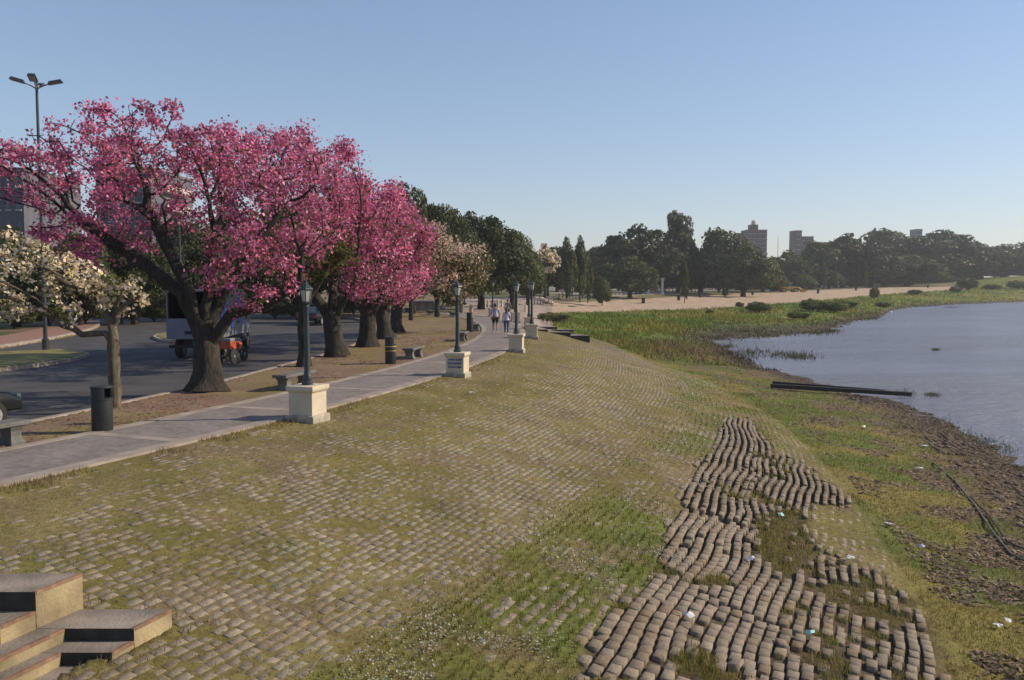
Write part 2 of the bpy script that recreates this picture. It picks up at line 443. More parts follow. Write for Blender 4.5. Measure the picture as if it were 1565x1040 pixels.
def strip(name, s0, s1, ul, ur, z, matn, ds=.5, thick=.1, kind='structure', parent=None, zfun=None):
    """solid strip following the arc"""
    ss = np.arange(s0, s1+ds/2, ds); vs = []; fs = []
    for k, s in enumerate(ss):
        a = ul(s) if callable(ul) else ul; b = ur(s) if callable(ur) else ur
        for uu, zz in ((a, z), (b, z), (b, z-thick), (a, z-thick)):
            xx, yy = XY(uu, s); vs.append((xx, yy, zz))
        if k:
            o = (k-1)*4
            for q in range(4):
                fs.append((o+q, o+(q+1) % 4, o+4+(q+1) % 4, o+4+q))
    fs.append((0, 3, 2, 1)); n = len(vs)-4; fs.append((n, n+1, n+2, n+3))
    mb = MB(); mb.add(vs, fs, matn); o = mb.build(name, parent)
    bm = bmesh.new(); bm.from_mesh(o.data); bmesh.ops.recalc_face_normals(bm, faces=bm.faces); bm.to_mesh(o.data); bm.free()
    if kind and not parent: tag(o, kind=kind)
    return o
# path material: slabs of grey cobble with cross joints built as separate bands
m, nt, b = nodes('path_paving'); N = nt.nodes; L = nt.links
tc = N.new('ShaderNodeTexCoord'); vo = N.new('ShaderNodeTexVoronoi'); vo.inputs['Scale'].default_value = 9
L.new(tc.outputs['Object'], vo.inputs['Vector']); nz = N.new('ShaderNodeTexNoise'); nz.inputs['Scale'].default_value = 1.3; nz.inputs['Detail'].default_value = 8
L.new(tc.outputs['Object'], nz.inputs['Vector'])
r = N.new('ShaderNodeValToRGB'); r.color_ramp.elements[0].color = (.115, .1, .09, 1); r.color_ramp.elements[1].color = (.25, .215, .195, 1)
ad = N.new('ShaderNodeMath'); ad.operation = 'MULTIPLY_ADD'; sp = N.new('ShaderNodeSeparateColor'); L.new(vo.outputs['Color'], sp.inputs[0])
L.new(sp.outputs[0], ad.inputs[0]); ad.inputs[1].default_value = .45; L.new(nz.outputs['Fac'], ad.inputs[2])
su = N.new('ShaderNodeMath'); su.operation = 'SUBTRACT'; L.new(ad.outputs[0], su.inputs[0]); su.inputs[1].default_value = .22
L.new(su.outputs[0], r.inputs['Fac']); L.new(r.outputs['Color'], b.inputs['Base Color']); b.inputs['Roughness'].default_value = .85
bp = N.new('ShaderNodeBump'); bp.inputs['Strength'].default_value = .4; bp.inputs['Distance'].default_value = .01; L.new(vo.outputs['Distance'], bp.inputs['Height']); L.new(bp.outputs['Normal'], b.inputs['Normal'])
M['path'] = m
strip('path', -60, 34, -1.62, .5, .035, 'path')
strip('path_edging_verge_side', -60, 34, -1.88, -1.62, .045, 'kerbc', thick=.12)
strip('path_edging_bank_side', -60, 34, .5, .82, .045, 'kerbc', thick=.4)
mb = MB()
for k in range(22):
    s0 = -58+k*4.2
    for t in range(1):
        q = [XY(-1.62, s0), XY(.5, s0), XY(.5, s0+.28), XY(-1.62, s0+.28)]
        mb.prism([(a, b) for a, b in q], .03, .0395, 'kerbc')
tag(mb.build('path_cross_bands'), kind='structure')
# road, kerbs
def road():
    ss = np.arange(-90, 90, 1.0); vs = []; fs = []
    nn = 10
    for k, s in enumerate(ss):
        a, b2 = float(kerb(s))-.14, float(farside(s))+.05
        for q in range(nn+1):
            uu = a+(b2-a)*q/nn; xx, yy = XY(uu, s); vs.append((xx, yy, -.134))
        if k:
            for q in range(nn):
                o = (k-1)*(nn+1)+q; fs.append((o, o+1, o+nn+2, o+nn+1))
    mb = MB(); mb.add(vs, fs, 'asphalt'); return tag(mb.build('road'), kind='structure')
road()
strip('kerb_park_side', -90, 90, lambda s: float(kerb(s))-.16, lambda s: float(kerb(s))+.02, .02, 'kerbc', 1, .3)
strip('kerb_town_side', -90, 90, lambda s: float(farside(s))-.12, lambda s: float(farside(s))+.1, .02, 'kerbc', 1, .3)
M['redpave'] = mat('red_paving', (.24, .13, .1), .9, .2, 3)
strip('pavement', -90, 90, lambda s: float(farside(s))-3.2, lambda s: float(farside(s))-.12, .012, 'redpave', 1, .05)
def island(name, pts):
    w = []
    for p in pts:
        a = (p[0]-782.5)/F; b = (520-p[1])/F
        dz = -math.sin(PIT)+b*math.cos(PIT); t = (0-H)/dz; w.append((a*t, (math.cos(PIT)+b*math.sin(PIT))*t))
    cx = sum(p[0] for p in w)/len(w); cy = sum(p[1] for p in w)/len(w)
    mb = MB(); mb.prism(w, -.2, .0, 'kerbc'); tag(mb.build(name+'_kerb'), kind='structure')
    inn = []
    for p in w:
        d = Vector((cx-p[0], cy-p[1])); d = d.normalized()*min(.25, d.length*.3); inn.append((p[0]+d.x, p[1]+d.y))
    M.setdefault('turf', mat('turf', (.17, .15, .045), .95, .35, 2, .6, 30))
    mb = MB(); mb.prism(inn, -.1, .03, 'turf'); tag(mb.build(name), kind='structure')
island('traffic_island', [(137, 540), (120, 546), (60, 556), (0, 563), (-300, 612), (-300, 575), (0, 538), (90, 534), (125, 536)])
island('far_traffic_island', [(233, 514), (246, 519), (300, 521), (380, 519), (380, 511), (300, 508), (255, 508), (240, 510)])

# ------------------------------------------------------------------ water
m, nt, b = nodes('river_water'); N = nt.nodes; L = nt.links
b.inputs['Base Color'].default_value = (.22, .23, .29, 1); b.inputs['Roughness'].default_value = .16; b.inputs['IOR'].default_value = 1.33
tc = N.new('ShaderNodeTexCoord'); mp = N.new('ShaderNodeMapping'); mp.inputs['Scale'].default_value = (1, 2.0, 1); mp.inputs['Rotation'].default_value = (0, 0, R(-20))
L.new(tc.outputs['Object'], mp.inputs['Vector'])
n1 = N.new('ShaderNodeTexNoise'); n1.inputs['Scale'].default_value = 1.6; n1.inputs['Detail'].default_value = 7; n1.inputs['Roughness'].default_value = .62; n1.inputs['Distortion'].default_value = .4
n2 = N.new('ShaderNodeTexNoise'); n2.inputs['Scale'].default_value = .22; n2.inputs['Detail'].default_value = 3
for n in (n1, n2): L.new(mp.outputs[0], n.inputs['Vector'])
ad = N.new('ShaderNodeMath'); ad.operation = 'MULTIPLY_ADD'; L.new(n2.outputs['Fac'], ad.inputs[0]); ad.inputs[1].default_value = 1.2; L.new(n1.outputs['Fac'], ad.inputs[2])
bp = N.new('ShaderNodeBump'); bp.inputs['Strength'].default_value = 1.0; bp.inputs['Distance'].default_value = .4
L.new(ad.outputs[0], bp.inputs['Height']); L.new(bp.outputs['Normal'], b.inputs['Normal'])
n3 = N.new('ShaderNodeTexNoise'); n3.inputs['Scale'].default_value = .035; n3.inputs['Detail'].default_value = 4; n3.inputs['Distortion'].default_value = 1.5
L.new(mp.outputs[0], n3.inputs['Vector']); mr = N.new('ShaderNodeMapRange'); mr.inputs['From Min'].default_value = .35; mr.inputs['From Max'].default_value = .65; mr.inputs['To Min'].default_value = .45; mr.inputs['To Max'].default_value = 1.0
L.new(n3.outputs['Fac'], mr.inputs['Value']); L.new(mr.outputs[0], bp.inputs['Strength'])
M['water'] = m
mb = MB(); mb.add([(10, -400, -2.6), (5200, -400, -2.6), (5200, 5200, -2.6), (10, 5200, -2.6)], [(0, 1, 2, 3)], 'water')
tag(mb.build('river_water'), kind='structure')

# ------------------------------------------------------------------ paving blocks of the embankment
STS = [(4.5, 12, 0)]       # stair flights: s range
def in_stairs(u, s):
    m = np.zeros(np.shape(u), bool)
    xx, yy = XY(u, s); m |= near_stair(xx, yy, .03)
    for a, b, _ in STS: m |= (s > a-.1) & (s < b+.1) & (u < 6.1)
    return m
ROWS = np.concatenate([np.arange(1.1, 8.0, .137), np.arange(8.02, 8.6, .15), np.arange(8.62, 14.2, .172)]); BL = .2
def cover(x, y, u, s, px, py):
    """share of ground hidden under turf, 0..1"""
    n = fbm(x*.55+40, y*.55, 91, 3)
    near_left = sstep(-22, -36, s)
    n5 = fbm(x*2.2+7, y*2.2, 92, 2)
    c = sstep(.30, .66, .6*n+.4*n5+.16*sstep(4.6, 2.0, u)-.10*sstep(-36, -41, s)*(u > 3)-.14*sstep(4.0, 5.5, u)*(1-sstep(7.6, 8.4, u)))
    c = .03+.52*c
    band = sstep(7.8, 8.7, u+.8*n)*(1-sstep(11, 11.6, u))
    c = np.maximum(c, band*sstep(.25, .42, n)*.95)
    sc = inpoly(px, py, [(950, 640), (1150, 630), (1085, 720), (1015, 830), (900, 830)]) | inpoly(px, py, [(1225, 770), (1330, 850), (1490, 1060), (1440, 1060), (1200, 800)]) | inpoly(px, py, [(760, 860), (960, 780), (930, 900), (860, 1045), (700, 1045)])
    c = np.where(sc, np.minimum(c, .45+.5*sstep(.45, .62, n5)), c)
    c = np.maximum(c, sstep(-.5, .3, u-foot(s)))
    return c
def tufts(x, y, px, py):
    t = sstep(.67, .75, fbm(x*1.3, y*1.3, 66))
    t = np.maximum(t, inpoly(px+14*(fbm(x*3, y*3, 5)-.5)*2, py, [(1150, 790), (1225, 775), (1245, 850), (1205, 885), (1160, 850)])*1.0)
    rr = inpoly(px, py, [(1235, 840), (1330, 850), (1470, 1060), (1200, 1060), (1180, 980)])
    t = np.where(rr, np.maximum(t, sstep(.52, .6, fbm(x*2.6, y*2.6, 71))), t)
    return t
def build_blocks():
    us = ROWS; ss = np.arange(-47, 26, BL)
    U, Sg = np.meshgrid(us, ss, indexing='ij')
    row = np.arange(len(us))[:, None]
    Sg = Sg+((row*.37) % 1)*BL+rng.normal(0, .005, U.shape)+.3*(vnoise(row+0*Sg, Sg*0, 3)-.5)
    # rows wander together as the fill has settled
    U = U+.10*(fbm(Sg*.35, U*.15, 5)-.5)+.26*(U > 8.6)*(vnoise(Sg*.75, U*.35, 9)-.5)+rng.normal(0, .004, U.shape)
    for a0, a1, off in ((-40.2, 8.6, .10), (-37.6, 11.2, -.09), (-33.4, 9.5, .12)):
        m_ = (U > a1-.6) & (U < 13.6) & (Sg+.25*(U-a1) > a0); Sg = Sg+np.where(m_, abs(off), 0); U = U+np.where(m_, off*.7, 0)
    u = U.ravel(); s = Sg.ravel()
    x, y = XY(u, s); z = terr(x, y)
    px, py = proj(x, y, z)
    exf = exmask(x, y, px, py); ex = exf > rng.random(len(x))*.5+.25
    cv = cover(x, y, u, s, px, py)
    cov_in = tufts(x, y, px, py)
    keep = (np.where(ex, 1-cov_in*.9, 1-cv*.93) > rng.random(len(u))) & (u < foot(s)-.1) & (~in_stairs(u, s)) & (y > 3)
    keep &= rng.random(len(u)) < np.where(ex, .975, 1)
    keep &= (px > -80) & (px < 1650) & (py < 1130)
    u, s, x, y, z, ex, cv = [a[keep] for a in (u, s, x, y, z, ex, cv)]
    n = len(u)
    far_ = np.clip((y-12)/5, 0, 1)
    w = np.where(ex, .128-.034*far_, .098)*np.where(ex, rng.uniform(.94, 1.05, n), rng.uniform(.9, 1.06, n))/2; l = np.where(ex, .197, .193)*np.where(ex, rng.uniform(.955, 1.0, n), rng.uniform(.94, 1.01, n))/2
    h = np.where(ex, .14, .05)
    l = l*(1+u/97)
    big = rng.random(n) < .04
    ztop = z+np.where(ex, .012+rng.normal(0, .004, n)+.05*(vnoise(x*1.3, y*1.3, 44)-.5)+np.where(big, rng.normal(0, .02, n), 0), .003-.010*cv+rng.normal(0, .003, n))
    du = np.array([-1, 1, 1, -1]); dv = np.array([-1, -1, 1, 1])
    ph = s/97+np.where(ex, rng.normal(0, .015, n)+np.where(big, rng.normal(0, .15, n), 0), rng.normal(0, .03, n))
    cu, sn = np.cos(ph), np.sin(ph)
    # slope of bank
    e = .25; x2, y2 = XY(u+e, s); g = (terr(x2, y2, False)-terr(x, y, False))/e
    g = g+np.where(ex, .06+rng.normal(0, .04, n)+np.where(big, rng.normal(0, .2, n), 0), rng.normal(0, .02, n)); gs = rng.normal(0, .02, n)
    V = np.zeros((n, 12, 3))
    for k in range(4):
        for lev, (ins, dz) in enumerate(((0, -h), (0, -.004), (.003, 0.0))):
            a = du[k]*(w-ins); b2 = dv[k]*(l-ins)
            V[:, k+4*lev, 0] = x+a*cu-b2*sn; V[:, k+4*lev, 1] = y+a*sn+b2*cu
            V[:, k+4*lev, 2] = ztop+a*g+b2*gs+dz
    base = np.arange(n)[:, None]*12
    f = []
    for lev in (0, 4):
        for k in range(4):
            k2 = (k+1) % 4; f.append(base+np.array([[k+lev, k2+lev, k2+lev+4, k+lev+4]]))
    f.append(base+np.array([[8, 9, 10, 11]]))
    fa = np.stack(f, 1).reshape(-1, 4)
    t = rng.random(n)[:, None]; pale = np.array((.285, .24, .18)); dk = np.array((.205, .172, .13)); ru = np.array((.22, .17, .11))
    c = pale*t+dk*(1-t); q = (rng.random(n) < .12)[:, None]; c = np.where(q, ru, c)
    c = np.where(((vnoise(x*.7, y*.7, 8) > .6) & ~ex)[:, None], c*.93+np.array((.0, .01, .0)), c)
    c = np.where(ex[:, None], c*np.array((.93, .90, .90)), c)
    soil = sstep(.5, .75, fbm(x*1.9, y*1.9, 201))[:, None]*.45; c = c*(1-soil)+np.array((.16, .115, .07))*soil
    c = np.repeat(c, 9, axis=0)
    o = link('embankment_paving', np_mesh('embankment_paving', V.reshape(-1, 3), fa, M['block'], c)); tag(o, kind='structure')
    # lower apron of blocks at the water edge
    us = np.arange(14.6, 19.2, .2); ss = np.arange(-40, -8, .26)
    U, Sg = np.meshgrid(us, ss, indexing='ij'); u = (U+rng.normal(0, .012, U.shape)).ravel(); s = (Sg+rng.normal(0, .02, U.shape)).ravel()
    x, y = XY(u, s); z = terr(x, y)
    nn = fbm(x*.4, y*.4, 55)
    lim = np.interp(s, [-40, -20, -8], [16.2, 16.6, 16.4])
    keep = (u > lim+1.2*(nn-.5)) & (rng.random(len(u)) < np.where(nn > .54, .1, .7)) & (z > -2.75)
    x, y, z, s = [a[keep] for a in (x, y, z, s)]; n = len(x)
    V = np.zeros((n, 8, 3)); ph = s/97+rng.normal(0, .1, n); cu, sn = np.cos(ph), np.sin(ph); w = .075; l = .11
    gx = rng.normal(-.05, .07, n); gy = rng.normal(0, .06, n); zt = z+.015+rng.normal(0, .012, n)
    for k in range(4):
        for lev, dz in enumerate((-.1, 0)):
            a = du[k]*w; b2 = dv[k]*l
            V[:, k+4*lev, 0] = x+a*cu-b2*sn; V[:, k+4*lev, 1] = y+a*sn+b2*cu; V[:, k+4*lev, 2] = zt+a*gx+b2*gy+dz
    base = np.arange(n)[:, None]*8; f = [base+np.array([[k, (k+1) % 4, (k+1) % 4+4, k+4]]) for k in range(4)]+[base+np.array([[4, 5, 6, 7]])]
    fa = np.stack(f, 1).reshape(-1, 4); t = rng.random(n)[:, None]
    c = np.array((.13, .1, .08))*t+np.array((.075, .06, .05))*(1-t)
    o = link('shore_paving', np_mesh('shore_paving', V.reshape(-1, 3), fa, M['block'], np.repeat(c, 5, axis=0))); tag(o, kind='structure')
build_blocks()

# ------------------------------------------------------------------ blades of grass
def blades(name, x, y, h, w, col, lean=.5, zoff=-.01):
    n = len(x); z = terr(x, y)+zoff
    a = rng.uniform(0, 2*math.pi, n); la = rng.uniform(0, 2*math.pi, n); ll = rng.uniform(.1, 1, n)*lean*h
    ca, sa = np.cos(a)*w/2, np.sin(a)*w/2
    V = np.zeros((n, 3, 3))
    V[:, 0] = np.stack([x-ca, y-sa, z], 1); V[:, 1] = np.stack([x+ca, y+sa, z], 1)
    V[:, 2] = np.stack([x+np.cos(la)*ll, y+np.sin(la)*ll, z+h], 1)
    f = np.arange(n*3).reshape(-1, 3)
    me = np_mesh(name, V.reshape(-1, 3), f, M['grass'], np.repeat(col, 1, axis=0))
    o = link(name, me); return o
def sector(n, d0, d1, a0=-33, a1=33):
    D = np.exp(rng.uniform(math.log(d0), math.log(d1), n)); a = np.radians(rng.uniform(a0, a1, n))
    return D*np.sin(a), D*np.cos(a)
def grass():
    x, y = sector(560000, 6.5, 70)
    u, s = US(x, y); z = terr(x, y); px, py = proj(x, y, z); D = np.hypot(x, y)
    ex = exmask(x, y, px, py) > .5; cv = cover(x, y, u, s, px, py); fo = foot(s)
    j = np.clip(np.searchsorted(ROWS, u), 1, len(ROWS)-1); row = (u-ROWS[j-1])/(ROWS[j]-ROWS[j-1]); gap = (row > .33) & (row < .67)
    n1 = fbm(x*.45, y*.45, 11); n2 = fbm(x*1.6, y*1.6, 23)
    p = np.where(u < fo, np.where(gap, .98, .22)*(.4+.6*cv), .9)
    tuft = tufts(x, y, px, py)
    p = np.where(ex, tuft*.8, p)
    ed = (u > .8) & (u < 1.3); p = np.where(ed, .9*sstep(.4, .6, fbm(x*1.5, y*1.5, 88)), p)
    p = np.where((u < .82) & (u > -1.9), 0, p)
    p = np.where(u < -1.9, np.where(u > kerb(s)+.1, .25*sstep(.4, .6, n1), 0), p)
    toe = (u > fo); p = np.where(toe, .35+.6*sstep(.35, .6, fbm(x*.9+9, y*.9, 77) < .5), p)
    p = np.where(in_stairs(u, s), 0, p); p = np.where(z < -2.58, 0, p)
    p = np.where((D > 60) & (u < 1), 0, p)
    k = rng.random(len(x)) < p
    x, y, u, s, z, ex, cv, n1, n2, D, toe, fo = [q[k] for q in (x, y, u, s, z, ex, cv, n1, n2, D, toe, fo)]
    n = len(x)
    band = sstep(7.8, 8.9, u+.5)*(1-sstep(11.2, 12, u))*(s < -12)
    h = .022+.02*rng.random(n)+.07*band*rng.random(n)*sstep(.3, .6, n1)+np.where(toe, .05*rng.random(n), 0)+np.where(ex, .07*rng.random(n), 0)
    h = h*np.where(u < 1, .6, 1)
    h = np.where((u > .8) & (u < 1.3), .05+.06*rng.random(n), h)
    nb = near_stair(x, y, .3) & (rng.random(n) < .6); h = np.where(nb, .04+.08*rng.random(n), h)
    w = (.006+.0006*D)*np.where(band > .3, 1.2, 1)
    c = colours(x, y, z)
    t = rng.random(n)[:, None]
    c = c*(.75+.9*t)
    c = np.where((rng.random(n) < .2)[:, None], np.array((.25, .2, .09))*(.6+.6*t), c)
    g = (band > .3)[:, None] & (rng.random(n) < .35+.5*sstep(.4, .6, n1)*(1-sstep(.5, .66, fbm(x*1.1+30, y*1.1, 207))))[:, None]
    c = np.where(g, np.where((n2 > .5)[:, None], np.array((.17, .165, .035)), np.array((.12, .14, .026)))*(.6+.8*t), c)
    c = np.where(ex[:, None], np.array((.21, .195, .055))*(.5+.9*t), c)
    c = c*np.array((1.08, 1.03, .9))
    tag(blades('grass', x, y, h, w, c), kind='stuff')
    # dead leaves and reed litter on the toe
    x, y = sector(60000, 10, 50, 3, 33); u, s = US(x, y); fo = foot(s); z = terr(x, y)
    k = (u > fo+.3) & (u < wedge(s)-.1) & (rng.random(len(x)) < np.maximum(sstep(.45, .6, fbm(x*.9+9, y*.9, 77)), .6*sstep(-4, -1.5, u-wedge(s))))
    x, y = x[k], y[k]; n = len(x); z = terr(x, y)+.02
    a = rng.uniform(0, 6.28, n); l = rng.uniform(.02, .07, n); w = rng.uniform(.01, .025, n)
    d = np.stack([np.cos(a), np.sin(a), rng.normal(0, .3, n)], 1)*l[:, None]; e = np.stack([-np.sin(a), np.cos(a), rng.normal(0, .4, n)], 1)*w[:, None]
    P = np.stack([x, y, z], 1); V = np.stack([P-d-e, P+d-e, P+d+e, P-d+e], 1).reshape(-1, 3)
    t = rng.random(n)[:, None]; c = np.array((.36, .27, .18))*t+np.array((.1, .07, .05))*(1-t)
    o = link('dry_leaf_litter', np_mesh('dry_leaf_litter', V, np.arange(n*4).reshape(-1, 4), M['grass'], c)); tag(o, kind='stuff')
    # fallen pink petals under the flowering trees
    x, y = sector(40000, 17, 60, -33, 0); u, s = US(x, y)
    k = (u < -2) & (u > kerb(s)+.05) & (rng.random(len(x)) < .35*sstep(.4, .6, fbm(x*.6, y*.6, 4)))
    x, y = x[k], y[k]; n = len(x); z = terr(x, y)+.012; a = rng.uniform(0, 6.28, n); l = .022+.0012*y
    d = np.stack([np.cos(a), np.sin(a), rng.normal(0, .2, n)], 1)*l[:, None]; e = np.stack([-np.sin(a), np.cos(a), rng.normal(0, .2, n)], 1)*l[:, None]*.6
    P = np.stack([x, y, z], 1); V = np.stack([P-d, P-e, P+d, P+e], 1).reshape(-1, 3)
    t = rng.random(n)[:, None]; c = np.array((.36, .17, .18))*t+np.array((.2, .12, .09))*(1-t)
    o = link('fallen_petals', np_mesh('fallen_petals', V, np.arange(n*4).reshape(-1, 4), M['petal'], c)); tag(o, kind='stuff')
    # white wild flowers in the weed band
    x, y = sector(300000, 7, 50, -14, 20); u, s = US(x, y)
    k = (u > 7.4+.8*(rng.random(len(x)))) & (u < 10.2) & (s < -4) & (rng.random(len(x)) < sstep(.5, .68, fbm(x*.8, y*.8, 123))*.28)
    x, y = x[k], y[k]; n = len(x); z = terr(x, y)+rng.uniform(.03, .1, n); l = rng.uniform(.006, .014, n)*(.7+.035*y); a = rng.uniform(0, 6.28, n)
    d = np.stack([np.cos(a), np.sin(a), rng.normal(0, .3, n)], 1)*l[:, None]; e = np.stack([-np.sin(a), np.cos(a), rng.normal(0, .5, n)], 1)*l[:, None]
    P = np.stack([x, y, z], 1); V = np.stack([P-d, P-e, P+d, P+e], 1).reshape(-1, 3)
    c = np.array((.6, .57, .5))*rng.uniform(.6, 1, n)[:, None]
    o = link('white_wild_flowers', np_mesh('white_wild_flowers', V, np.arange(n*4).reshape(-1, 4), M['petal'], c)); tag(o, kind='stuff')
grass()
def marsh():
    x, y = sector(170000, 55, 420, -2, 34); z = terr(x, y); px, py = proj(x, y, z); u, s = US(x, y); D = np.hypot(x, y)
    lo = np.interp(px, [800, 890, 1000, 1110, 1250, 1340, 1470, 1490], [482, 478, 475, 471, 460, 451, 442, 430])
    n1 = fbm(x*.15, y*.15, 11)
    k = (px > 825) & (py > lo) & (u > foot(s)+.3) & (z > -2.62) & (rng.random(len(x)) < .35+.6*sstep(.35, .6, n1)) & (D > 58)
    x, y, z, D, n1 = [q[k] for q in (x, y, z, D, n1)]; n = len(x)
    h = (.15+.35*rng.random(n))*(.5+.9*n1)*np.where(z < -2.35, .6, 1); w = .02+.0011*D
    t = rng.random(n)[:, None]; c = colours(x, y, z)*(.7+.9*t)*np.array((1.1, 1.1, 1))
    tag(blades('marsh_grass', x, y, h, w, c, .8), kind='stuff')
marsh()

# ------------------------------------------------------------------ near stairs and far stairs
def stairs(s0, s1, name, label, z0=.0, u0=1.0, runs=((1.0, 3.75), (3.75, 5.75)), tops=(-.03, -.40), botts=(-.40, -.78), bw=1.35):
    c = empty(name, (*XY(u0, (s0+s1)/2), 0), 0, label, 'stairs', 'stairs down the paved bank')
    inv = c.matrix_world.inverted() if False else None
    ox, oy = c.location.x, c.location.y
    def seg(mb, ua, ub, sa, sb, zt, zb, mt, ms, edge=True):
        n = max(1, int(abs(sb-sa)/1.0))
        for k in range(n):
            a = sa+(sb-sa)*k/n; b = sa+(sb-sa)*(k+1)/n
            q = [XY(ua, a), XY(ub, a), XY(ub, b), XY(ua, b)]
            q = [(p[0]-ox, p[1]-oy) for p in q]
            vs = [(p[0], p[1], zb) for p in q]+[(p[0], p[1], zt) for p in q]
            mb.add(vs, [(4, 5, 6, 7)], mt); fs = [(1, 2, 6, 5), (3, 0, 4, 7)]
            mb.add(vs, fs, ms)
            if k == 0: mb.add(vs, [(0, 1, 5, 4)], 'riser_shade')  # shade painted on the end face turned to the camera
            if k == n-1: mb.add(vs, [(2, 3, 7, 6)], ms)
        if edge:
            e = .035
            for k in range(n):
                a = sa+(sb-sa)*k/n; b = sa+(sb-sa)*(k+1)/n
                q = [XY(ub-e, a), XY(ub+.004, a), XY(ub+.004, b), XY(ub-e, b)]
                q = [(p[0]-ox, p[1]-oy) for p in q]
                mb.prism(q, zt-.03, zt+.004, 'nosing')
    # end blocks
    for (sa, sb, sg) in ((s0, s0+bw, 1), (s1-bw, s1, -1)):
        for (ua, ub), zt, zb in zip(runs, tops, botts):
            mb = MB(); seg(mb, ua, ub, sa, sb, zt, zb-.35, 'stairs', 'riser'); mb.build('side_block', c)
            # half blocks stepping down to the flight
            lo = zt-.17; hb = MB()
            ia, ib = (sb, sb+.55) if sg > 0 else (sa-.55, sa)
            seg(hb, ua+.45, ub-.003, ia+.003, ib-.003, lo, zb-.35, 'stairs', 'riser'); hb.build('half_block', c)
    # central flight
    fa, fb = s0+bw+.0, s1-bw-.0
    nst = 6; ua, ub = runs[0][0], runs[-1][1]; zt0, zb0 = -.05, botts[-1]-.02
    for k in range(nst):
        mb = MB(); a = ua+(ub-ua)*k/nst; b = ua+(ub-ua)*(k+1)/nst; zt = zt0-.08+(zb0-zt0)*(k+.6)/nst
        seg(mb, a, b-.006*0-.0005, fa+.006, fb-.006, zt, zt-.5, 'stairs', 'riser'); mb.build('step', c)
    return c
def corner_stairs():
    ox, oy = -3.85, 8.78
    c = empty('bank_stairs', (ox, oy, 0), 0, 'wide concrete bank stairs with ochre side blocks in the near left corner', 'stairs', 'stairs down the paved bank')
    def pl(a, b): return (a+.33*b-ox, 8.78+.944*b-oy)
    def blk(name, a0, a1, b0, b1, zt, nose=True, zb=-1.2):
        mb = MB(); q = [pl(a0, b0), pl(a1, b0), pl(a1, b1), pl(a0, b1)]
        vs = [(*p, zb) for p in q]+[(*p, zt) for p in q]
        mb.add(vs, [(4, 5, 6, 7)], 'stairs'); mb.add(vs, [(1, 2, 6, 5), (2, 3, 7, 6), (3, 0, 4, 7)], 'riser'); mb.add(vs, [(0, 1, 5, 4)], 'riser_shade')  # front face gets the painted shade colour
        o = mb.build(name, c, bevel=.012)
        if nose:
            q = [pl(a1-.04, b0+.01), pl(a1+.005, b0+.01), pl(a1+.005, b1-.01), pl(a1-.04, b1-.01)]
            mb = MB(); mb.prism(q, zt-.03, zt+.004, 'nosing'); mb.build('painted_edge', o)
        return o
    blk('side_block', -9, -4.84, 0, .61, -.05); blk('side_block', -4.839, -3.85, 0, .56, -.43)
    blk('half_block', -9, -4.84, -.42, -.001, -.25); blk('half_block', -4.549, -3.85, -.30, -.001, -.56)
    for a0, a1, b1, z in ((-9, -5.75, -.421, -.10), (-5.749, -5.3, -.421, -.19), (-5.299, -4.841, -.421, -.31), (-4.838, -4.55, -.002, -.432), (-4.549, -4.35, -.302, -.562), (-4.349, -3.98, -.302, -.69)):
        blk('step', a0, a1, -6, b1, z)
corner_stairs()
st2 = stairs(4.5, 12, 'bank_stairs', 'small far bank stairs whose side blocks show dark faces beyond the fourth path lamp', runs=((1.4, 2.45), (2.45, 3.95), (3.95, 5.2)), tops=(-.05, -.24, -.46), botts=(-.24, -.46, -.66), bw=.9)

# ------------------------------------------------------------------ lamps on pedestals
def make_lamp():
    c = empty('street_lamp', (0, 0, 0), 0)
    mb = MB(); mb.lathe([(.36, -.3), (.36, .1), (.335, .12)], 'plinth', sq=True); mb.build('plinth', c, bevel=.012)
    mb = MB(); mb.lathe([(.30, .118), (.30, .62), (.335, .66), (.35, .70), (.35, .765), (.33, .775)], 'cream', sq=True); mb.build('pedestal', c, bevel=.008)
    mb = MB(); mb.lathe([(.13, .77), (.13, .84), (.10, .87), (.11, .93), (.085, 1.0), (.07, 1.08), (.065, 1.5), (.055, 2.2), (.045, 2.5), (.06, 2.53), (.04, 2.56), (.05, 2.6)], 'iron', 14); mb.build('pole', c, True)
    ln = MB()
    ln.lathe([(.05, 2.58), (.10, 2.62), (.10, 2.64)], 'iron', 6)
    ln.lathe([(.16, 2.90), (.175, 2.92), (.165, 2.94), (.10, 3.0), (.045, 3.04), (.04, 3.07), (.02, 3.09), (.012, 3.16), (.0, 3.18)], 'iron', 6)
    for k in range(6):
        a = math.pi*2*k/6; ln.tube([(.10*math.cos(a), .10*math.sin(a), 2.63), (.155*math.cos(a), .155*math.sin(a), 2.91)], .008, 'iron', 4)
    lo = ln.build('lantern', c)
    g = MB(); g.lathe([(.088, 2.645), (.14, 2.898)], 'lampglass', 6); go = g.build('glass', lo)
    return c
proto = make_lamp()
ls = [-33.5, -24.0, -13.9, -4.9, 4.3, 13.5, 23.5, 33.5]
lab = ['nearest iron path lamp on a cream pedestal, left of the paved bank', 'iron path lamp whose pedestal carries blue graffiti', 'iron path lamp right beside the walking woman', 'iron path lamp just before the far bank stairs',
       'thin iron path lamp next beyond the one before the far stairs', 'sixth iron path lamp from the camera, beyond the woman', 'small far path lamp behind the man in black shorts', 'farthest path lamp, at the left bend of the path']
L0 = proto
for i, s in enumerate(ls):
    o = L0 if i == 0 else copy_tree(L0)
    x, y = XY(1.2, s); o.location = (x, y, 0.0 if s < -8 else 0); o.rotation_euler.z = s/97
    tag(o, lab[i], 'street lamp', 'iron lamps on cream pedestals along the path')
    if i == 1: l2 = o
